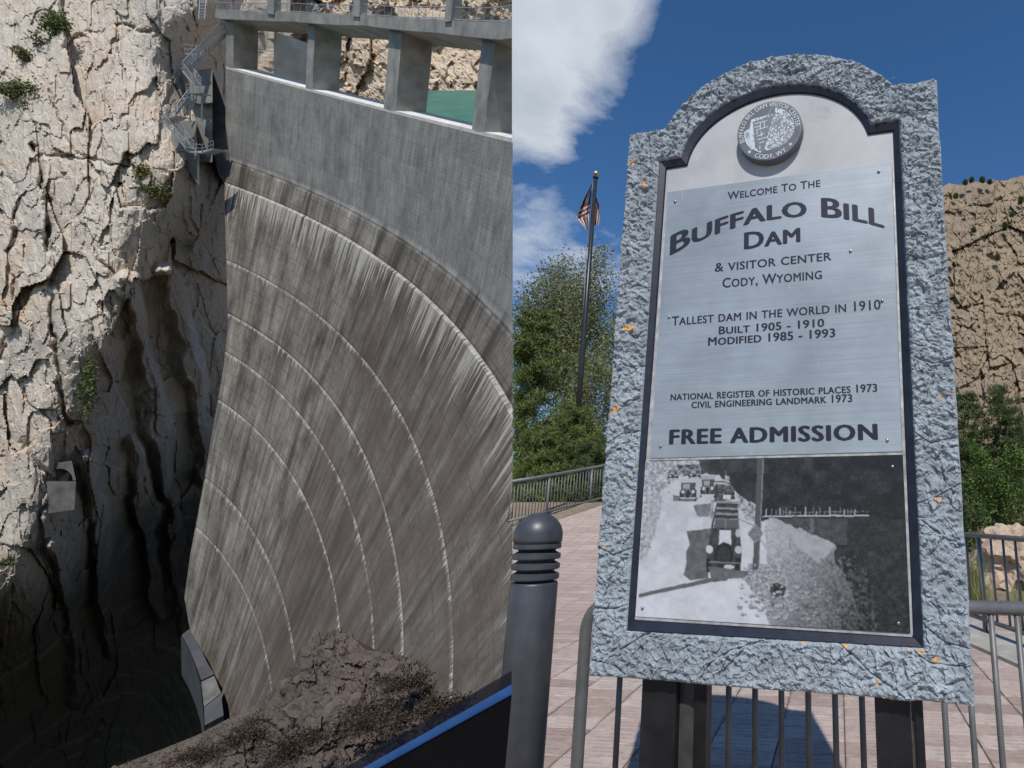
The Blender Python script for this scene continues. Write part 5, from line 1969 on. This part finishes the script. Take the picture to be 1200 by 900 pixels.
# distant fence along the rising walkway
fp = [(560, 571, 12.6), (600, 564.5, 13.6), (645, 557, 14.8), (692, 548.5, 16.0), (711, 545, 16.5), (760, 537, 17.6), (830, 528, 19.0)]
fp = np.array([at(*p) for p in fp[1:]])
fp[:, 2] -= 0.0
M_rail2 = plain('grey_fence_paint', (0.15, 0.15, 0.15), 0.5, 0.3, var=0.12, scale=4, bump=0.0)  # plain grey fence paint, slightly uneven in tone
lf = thing('walkway_fence', 'long grey bar fence along the far walkway below the pines', 'fence', (fp[0][0], fp[0][1], fp[0][2] - 1.1))
start_here(MB().tube(fp, 0.045, 10).build('top_rail', M_rail2, lf, smooth=True))
MB().tube(fp - [0, 0, 0.93], 0.03, 8).build('bottom_rail', M_rail2, lf, smooth=True)
Lf = np.concatenate([[0], np.cumsum(np.linalg.norm(np.diff(fp, axis=0), axis=1))])
k = 0
while k * 0.105 < Lf[-1]:
    u_ = k * 0.105
    b = np.array([np.interp(u_, Lf, fp[:, c]) for c in range(3)])
    if k % 14 == 12:
        MB().tube([b - [0, 0, 1.12], b], 0.034, 8).build('post', M_rail2, lf, smooth=True)
    else:
        MB().tube([b - [0, 0, 0.93], b], 0.012, 6).build('baluster', M_rail2, lf, smooth=True)
    k += 1
A = fp - [0, 0, 1.10]
nrm_ = np.array([0.42, -0.9, 0])
MB_k = MB().grid(np.array([A + nrm_ * 0.3 - [0, 0, 0.12], A + nrm_ * 0.3, A - nrm_ * 0.1, A - nrm_ * 0.1 - [0, 0, 0.3]]))
tag(start_here(MB_k.build('walkway_kerb', M_kerb)), kind='structure')

# ------------------------------------------------------------------ bollard light
t = NT('blue_grey_powder_coat', 0.42, 0.25, 0.45)
v = t.coord('Object')
t.color(t.ramp(t.noise(v, 20, 6, 0.6), [(0.3, (0.050, 0.054, 0.063)), (0.7, (0.068, 0.073, 0.083))]))
t.bump(t.noise(v, 260, 4, 0.6), 0.12, 0.001)
M_bol = t.m
bc = at(630, 640, 2.15)
bx, by = bc[0], bc[1]
zt_b = EYE - 0.012
br_ = 0.084
bo = thing('bollard_light', 'dark blue grey bollard light with domed cap and louvred head', 'bollard', (bx, by, 0.0))
bz = np.array([bx, by, 0.0])
MB().lathe([(br_ * 1.0, 0.0), (br_ * 1.0, zt_b - 0.262), (br_ * 0.97, zt_b - 0.255)], bz, 40).build('body', M_bol, bo, smooth=True)
MB().lathe([(br_ * 0.8, zt_b - 0.256), (br_ * 0.8, zt_b - 0.10)], bz, 30).build('lamp_core', plain('lamp_core_dark', (0.02, 0.021, 0.024), 0.5), bo, smooth=True)
for i in range(4):
    z0 = zt_b - 0.245 + i * 0.037
    MB().lathe([(br_ * 0.75, z0 + 0.012), (br_ * 1.0, z0), (br_ * 1.03, z0 + 0.004), (br_ * 1.03, z0 + 0.018), (br_ * 0.75, z0 + 0.03)], bz, 40).build('louvre', M_bol, bo, smooth=False)
dm = [(br_ * 0.7, zt_b - 0.115), (br_ * 1.03, zt_b - 0.112), (br_ * 1.05, zt_b - 0.10)] + [(br_ * 1.05 * math.cos(a), zt_b - 0.085 + 0.085 * math.sin(a)) for a in np.linspace(0, 1.56, 16)]
MB().lathe(dm, bz, 40).build('dome_cap', M_bol, bo, smooth=True)

# ------------------------------------------------------------------ boulder, grass and gravel behind the right railing
def boulder(name, label, x, y, d, rx, ry, seed, mat, group=None):
    bm = bmesh.new()
    bmesh.ops.create_icosphere(bm, subdivisions=5, radius=1.0)
    V = np.array([v_.co[:] for v_ in bm.verts])
    F = [tuple(v_.index for v_ in f.verts) for f in bm.faces]
    bm.free()
    f1_, _ = facets(V * 1.6, seed, 0.9)
    f2_, _ = facets(V * 4.5, seed + 9, 0.9)
    V = V * (1 + 0.16 * f1_ + 0.05 * f2_ + 0.04 * fbm(V * 6, 4, seed))[:, None]
    m = d / FPX
    c = at(x, y, d)
    P = c + V * np.array([rx * m, rx * m, ry * m])
    o_ = MB().add(P, F).build(name, mat, recalc=False)
    return tag(o_, label, 'rock', group)


M_bldr = rock_mat('tan_boulder', (0.46, 0.36, 0.27), (0.40, 0.30, 0.225), (0.47, 0.345, 0.24), (0.22, 0.16, 0.115), 6.0)
boulder('boulder', 'large tan boulder behind the right railing', 1193, 668, 9.6, 50, 52, 5, M_bldr)
boulder('boulder', 'low tan rock at the foot of the large boulder', 1172, 722, 8.2, 22, 14, 15, M_bldr)
rng = np.random.default_rng(12)
M_grass = leaf_mat('tall_dry_grass', (0.22, 0.24, 0.09), 0.3)
for i, (x, y, d, n, hpx) in enumerate(((1143, 705, 8.0, 260, 62), (1152, 716, 7.7, 160, 34), (1196, 716, 7.8, 90, 30))):
    th = thing('grass_tuft', ['tall yellow green grass tuft beside the sign edge', 'short grass tuft between the two tufts near the kerb', 'small green grass tuft at the right picture edge'][i], 'grass', at(x, y, d), 'grass tufts behind the right railing')
    b0 = at(x, y, d)
    V, F = [], []
    for k in range(n):
        p = b0 + np.array([rng.normal() * 0.07, rng.normal() * 0.12, 0])
        h_ = hpx / FPX * d * rng.uniform(0.5, 1.15)
        dv = np.array([rng.normal() * 0.10, rng.normal() * 0.10, 0]) * h_ * 2
        sd_ = np.array([0.004, 0.002, 0])
        m0 = len(V)
        V += [p - sd_, p + sd_, p + dv * 0.4 + [0, 0, h_ * 0.6] + sd_ * .7, p + dv * 0.4 + [0, 0, h_ * 0.6] - sd_ * .7, p + dv + [0, 0, h_]]
        F += [(m0, m0 + 1, m0 + 2, m0 + 3), (m0 + 3, m0 + 2, m0 + 4)]
    MB().add(V, F).build('blades', M_grass, th, recalc=False)
rng = np.random.default_rng(4)
mb = MB()
octV = np.array([(1, 0, 0), (-1, 0, 0), (0, 1, 0), (0, -1, 0), (0, 0, .7), (0, 0, -.7)], float)
octF = [(0, 2, 4), (2, 1, 4), (1, 3, 4), (3, 0, 4), (2, 0, 5), (1, 2, 5), (3, 1, 5), (0, 3, 5)]
for k in range(1500):
    p = sA + (sB - sA) * rng.uniform(0, 1)
    p = p * [1, 1, 0] - side * rng.uniform(0.1, 1.4)
    p[2] = float(gz(p[0], p[1])) - 0.01
    mb.add(p + octV * rng.uniform(0.008, 0.03) * rng.uniform(0.7, 1.3, 3), octF)
o = mb.build('gravel', plain('mixed_gravel', (0.22, 0.18, 0.145), 0.95, var=0.4, scale=20), recalc=False)
tag(o, 'loose grey brown gravel along the right kerb', 'gravel', kind='stuff')

# ------------------------------------------------------------------ rocky hillside
hd = tps([(700, 470, 250), (900, 330, 270), (1100, 215, 300), (1300, 195, 310), (1600, 190, 330), (700, 640, 120), (900, 640, 120), (1100, 640, 110), (1300, 640, 110), (1600, 640, 110), (1150, 450, 200), (1300, 450, 200), (900, 470, 210)])
rx_ = [700, 780, 900, 1000, 1060, 1104, 1113, 1125, 1140, 1150, 1165, 1180, 1200, 1240, 1330, 1600]
ry_ = [520, 470, 370, 290, 240, 219, 215, 216, 212, 213, 211, 212, 207, 203, 198, 215]
gx = np.concatenate([np.arange(720, 1080, 8.0), np.arange(1080, 1215, 0.9), np.arange(1215, 1600, 8.0)])
tyy = np.interp(gx, rx_, ry_) + 2.0 * fbm(np.stack([gx * 0.09, 0 * gx, 0 * gx], -1), 4, 9)
Sg = np.linspace(0, 1, 330)
XX = np.repeat(gx[None], 330, 0)
YY = tyy[None] + (625 - tyy[None]) * Sg[:, None]
D0 = hd(XX, YY)
rel = rock_relief(at(XX, YY, D0), 26.0, 200, (2.6, 2.0, 1.5, 1.7), 1.25, 250.0, False)
M_hill = rock_mat('brown_hill_rock', (0.27, 0.212, 0.15), (0.215, 0.17, 0.125), (0.285, 0.215, 0.145), (0.11, 0.084, 0.06), 0.6)
hl_ = at(XX, YY, D0 + rel * np.clip(Sg * 25, 0.25, 1)[:, None])
hl_ = np.concatenate([(hl_[0] + CF * 40 - [0, 0, 25])[None], hl_], 0)
o = MB().grid(hl_).build('hillside', M_hill, recalc=False)
tag(o, kind='structure')


# ------------------------------------------------------------------ trees
def right_only(x, y):
    return x > 600.2


M_bark = plain('grey_brown_bark', (0.16, 0.13, 0.105), 0.95, var=0.3, scale=6, bump=0.5, bd=0.02)
M_pine = leaf_mat('pine_needles', (0.13, 0.165, 0.05), 0.4, 0.2)
M_pine2 = leaf_mat('bluish_pine_needles', (0.085, 0.12, 0.045), 0.4, 0.2)
M_leaf = leaf_mat('poplar_leaf', (0.21, 0.235, 0.12), 0.45, 0.4)
M_pbark = plain('pale_poplar_bark', (0.42, 0.40, 0.36), 0.9, var=0.25, scale=5, bump=0.4, bd=0.02)
M_leaf2 = leaf_mat('bright_leaf', (0.10, 0.165, 0.04), 0.4, 0.35)


def pine(label, x, y_top, y_bot, d, half, n_br, seed, mat, group, tuft=26, needle=0.13, lean=0.0, keep=right_only):
    rng = np.random.default_rng(seed)
    m = d / FPX
    top, bot = at(x, y_top, d), at(x + lean, y_bot, d)
    top = np.array([bot[0], bot[1], top[2]])
    H_ = top[2] - bot[2]
    th = thing('pine_tree', label, 'tree', bot, group)
    z = np.linspace(0, 1, 9)
    tr_ = bot + (top - bot) * z[:, None] + np.stack([0.04 * H_ * np.sin(z * 5 + seed) * z * (1 - z), 0 * z, 0 * z], -1)
    MB().tube(tr_, 0.035 * H_ * 0.5 * (1 - z * 0.9), 8).build('trunk', M_bark, th, smooth=True)
    tips, wood = [], MB()
    R = half * m
    nwh = max(6, n_br // 9)
    for k in range(n_br):
        zz = (rng.integers(0, nwh) + 0.35 + rng.uniform(-0.12, 0.12)) / nwh * 0.96 + 0.02
        az = rng.uniform(0, 2 * math.pi)
        ln = R * (1 - zz) ** 0.62 * rng.uniform(0.6, 1.15) + 0.12 * R
        b0 = bot + (top - bot) * zz
        dv = np.array([math.cos(az), math.sin(az), 0])
        rise = rng.uniform(-0.08, 0.32) * ln
        pts = [b0, b0 + dv * ln * 0.5 + [0, 0, rise * 0.3 - 0.03 * ln], b0 + dv * ln + [0, 0, rise]]
        X_, _, _ = proj(np.array(pts))
        if X_.min() > 601 or keep is not right_only:
            wood.tube(pts, [0.012 * ln + 0.008, 0.008 * ln + 0.005, 0.003], 5)
        nt = max(4, int(9 * ln / R * 1.6))
        for s_ in np.linspace(0.3, 1.0, nt):
            c = pts[0] * (1 - s_) ** 2 + 2 * pts[1] * s_ * (1 - s_) + pts[2] * s_ ** 2
            c = c + rng.normal(size=3) * np.array([0.10, 0.10, 0.035]) * ln
            tips.append(c)
    wood.build('branches', M_bark, th)
    tips = np.array(tips)
    nb = len(tips) * tuft
    C_ = np.repeat(tips, tuft, 0)
    dirs = rng.normal(size=(nb, 3)) + [0, 0, 0.45]
    dirs /= np.linalg.norm(dirs, axis=1)[:, None]
    L_ = needle * rng.uniform(0.5, 1.2, nb)[:, None]
    r0 = C_ + dirs * L_ * 0.15 + rng.normal(size=(nb, 3)) * needle * 0.32
    sdv = np.cross(dirs, rng.normal(size=(nb, 3)))
    sdv /= np.linalg.norm(sdv, axis=1)[:, None]
    w_ = needle * 0.085
    V = np.stack([r0 - sdv * w_, r0 + sdv * w_, r0 + dirs * L_], 1)
    X_, _, _ = proj(V.reshape(-1, 3))
    ok = (keep(X_, 0 * X_)).reshape(-1, 3).all(1)
    V = V[ok].reshape(-1, 3)
    MB().add(V, np.arange(len(V)).reshape(-1, 3).tolist()).build('crown', mat, th, recalc=False)
    return th


def broadleaf(label, x, y_top, y_bot, d, rx, n, seed, mat, group, size=0.1, stems=7, keep=right_only, yc=None, bark=None):
    rng = np.random.default_rng(seed)
    m = d / FPX
    bot = at(x, y_bot, d)
    yc = yc or (y_top + y_bot * 0.7) / 1.7
    cen = at(x, yc, d)
    ry = (yc - y_top) * m
    R = rx * m
    th = thing('broadleaf_tree', label, 'tree', bot, group)
    wood = MB()
    MB().tube([bot, bot + (cen - bot) * 0.5 + [0.05, 0, 0], cen - [0, 0, ry * 0.3]], [R * 0.07, R * 0.055, R * 0.04], 8).build('trunk', bark or M_bark, th, smooth=True)
    cl_ = []
    for k in range(stems * 6):
        u_ = rng.normal(size=3)
        u_ /= (np.abs(u_) ** 3.5).sum() ** (1 / 3.5)
        rr = rng.uniform(0.35, 1.0)
        c = cen + u_ * rr * np.array([R, R * 0.8, ry])
        cl_.append(c)
        s0 = cen - [0, 0, ry * rng.uniform(0.1, 0.6)]
        mid = (s0 + c) / 2 + rng.normal(size=3) * R * 0.06
        X_, _, _ = proj(np.array([s0, mid, c]))
        if keep is not right_only or X_.min() > 601:
            wood.tube([s0, mid, c], [R * 0.025, R * 0.014, R * 0.004], 5)
    wood.build('branches', bark or M_bark, th)
    cl_ = np.array(cl_)
    wts = rng.uniform(0.3, 1.6, len(cl_))
    idx_ = rng.choice(len(cl_), n, p=wts / wts.sum())
    P = cl_[idx_] + rng.normal(size=(n, 3)) * np.array([R, R, ry]) * 0.125
    leaves(P, size, rng, 1.0, keep).build('crown', mat, th, recalc=False)
    return th


GL = 'trees left of the sign'
GR = 'trees right of the sign'
broadleaf('tall grey green broadleaf tree behind the flagpole', 668, 297, 585, 32, 62, 46000, 31, M_leaf, GL, 0.15, 20, yc=400, bark=M_pbark)
broadleaf('low dense broadleaf tree behind the pine at the foot of the flagpole', 690, 415, 590, 27, 46, 12000, 32, M_leaf, GL, 0.12, 9)
pine('tall dark pine at the left edge of the plaza, left of the flagpole', 606, 338, 600, 20.5, 58, 150, 33, M_pine, GL, 30, 0.24)
pine('wide low pine below the flagpole', 664, 468, 600, 19.0, 66, 150, 34, M_pine, GL, 26, 0.18)
pine('bushy low pine just behind the walkway fence', 622, 500, 632, 17.8, 64, 190, 35, M_pine, GL, 28, 0.15)
pine('small spreading pine behind the fence beside the sign', 688, 515, 628, 17.6, 44, 130, 36, M_pine2, GL, 26, 0.15)
pine('dark pine behind the bright bush right of the sign', 1146, 446, 655, 17, 46, 150, 41, M_pine2, GR, 28, 0.16, keep=lambda x, y: x > 0)
pine('taller dark pine at the right picture edge', 1192, 438, 655, 16.5, 48, 150, 42, M_pine2, GR, 28, 0.16, keep=lambda x, y: x > 0)
pine('low pine squeezed against the right edge of the sign', 1118, 470, 655, 18.5, 34, 100, 43, M_pine2, GR, 28, 0.16, keep=lambda x, y: x > 0)
broadleaf('bright green leafy bush in front of the dark pines', 1168, 512, 655, 13.2, 34, 6500, 44, M_leaf2, GR, 0.075, 7, keep=lambda x, y: x > 0)
broadleaf('dark low bush between the boulder and the sign', 1128, 570, 668, 12.5, 26, 4500, 45, M_pine2, GR, 0.075, 6, keep=lambda x, y: x > 0)
for i, (x, y, h_, d) in enumerate(((1131, 212, 5, 296), (1139, 209, 6, 297), (1151, 208, 7, 298), (1160, 212, 4, 298), (1186, 250, 16, 285), (1178, 262, 8, 280), (1197, 232, 10, 288), (1120, 228, 5, 292), (1169, 300, 6, 262), (1141, 268, 5, 278))):
    pine(['tiny pine on the hill ridge nearest the sign', 'second tiny pine along the hill ridge', 'tallest tiny pine on the hill ridge', 'stubby tiny pine on the ridge right of the tallest', 'largest dark pine on the upper hillside', 'small pine left below the largest hillside pine', 'pine above the largest hillside pine at the picture edge', 'tiny pine just below the ridge beside the sign', 'lowest lone pine on the hillside', 'lone pine on the open middle of the hillside'][i], x, y - h_ * 0.15, y + h_ * 0.6, d - 6, h_ * 0.26, 30, 60 + i, M_pine2, 'pines on the hillside', 14, 0.9, keep=lambda x_, y_: x_ > 0)

# ------------------------------------------------------------------ flagpole and flag
fpx = at(698, 209, 22.0)
M_pole = plain('dark_bronze_pole', (0.045, 0.045, 0.05), 0.35, 0.5, var=0.1, bump=0.0)
M_gold = plain('gold_ball', (0.75, 0.55, 0.22), 0.3, 0.8, var=0.05, bump=0.0)
pb = np.array([fpx[0], fpx[1], 1.7])
fl = thing('flagpole', 'tall dark flagpole with a gold ball finial behind the pines', 'flagpole', pb)
MB().tube([pb, pb * 0.5 + fpx * 0.5, fpx], [0.11, 0.095, 0.07], 14).build('pole', M_pole, fl, smooth=True)
MB().lathe([(0.10, 0.0), (0.11, 0.03), (0.10, 0.06), (0.03, 0.07), (0.03, 0.13)], fpx, 14).build('truck', M_pole, fl, smooth=True)
MB().lathe([(0.005, -0.1)] + [(0.095 * math.sin(a), -0.095 * math.cos(a)) for a in np.linspace(0.15, 3.0, 12)], fpx + [0, 0, 0.22], 14).build('finial', M_gold, fl, smooth=True)
hx = at(694.5, 215, 21.85)
MB().tube([hx, at(688.2, 275, 21.85), at(680, 440, 21.85)], 0.014, 5).build('halyard', M_galv, fl)
flag = thing('flag', 'limp striped flag with a blue star field hanging from the flagpole', 'flag', at(690, 268, 21.8))
nu, nv = 60, 40
stripe = lambda k: (0.26, 0.055, 0.05) if k % 2 == 0 else (0.62, 0.60, 0.56)
# left drape: hangs from the pole, fold swung out to the left; right drape: the tail behind the pole
for name, edge_in, edge_out, dz, blue in (('drape', [(694.2, 214), (692, 232), (690.5, 250), (689, 270)], [(693.6, 215), (684, 234), (675.5, 254), (688, 270.5)], -0.14, 0.42),
                                          ('tail', [(697, 228), (695.5, 238), (694.4, 250), (693.4, 264)], [(698, 229), (702, 240), (703, 252), (701.5, 264)], 0.12, 0.22)):
    s_ = np.linspace(0, 1, nu)
    ei = np.stack([np.interp(s_, np.linspace(0, 1, 4), [p[k] for p in edge_in]) for k in (0, 1)], -1)
    eo = np.stack([np.interp(s_, np.linspace(0, 1, 4), [p[k] for p in edge_out]) for k in (0, 1)], -1)
    w_ = np.linspace(0, 1, nv)
    Q = ei[:, None] * (1 - w_)[None, :, None] + eo[:, None] * w_[None, :, None]
    dd = 21.8 + dz + 0.10 * np.sin(w_[None] * 9 + s_[:, None] * 3) * (0.3 + s_[:, None]) + 0.05 * np.sin(w_[None] * 17)
    Gf = at(Q[..., 0], Q[..., 1], dd)
    cf = np.zeros((nu, nv, 3))
    for i in range(nu):
        for j in range(nv):
            a, b = s_[i], w_[j]
            if a < blue:
                star = (int(a * 40) + int(b * 9)) % 2 == 0 and (b * 9) % 1 < 0.55
                cf[i, j] = (0.5, 0.5, 0.5) if star else (0.02, 0.028, 0.07)
            elif name == 'drape' and a < 0.72:
                cf[i, j] = stripe(int((a - blue) * 20 - b * 1.2))
            else:
                cf[i, j] = stripe(int(b * 6.5 + a * 1.5))
    t = NT('flag_cloth', 0.85, 0, 0.1)
    vc = t.n('ShaderNodeVertexColor', layer_name='Col')
    t.color(vc.outputs[0])
    MB().grid(Gf).build(name, t.m, flag, smooth=True, colr=cf.reshape(-1, 3))
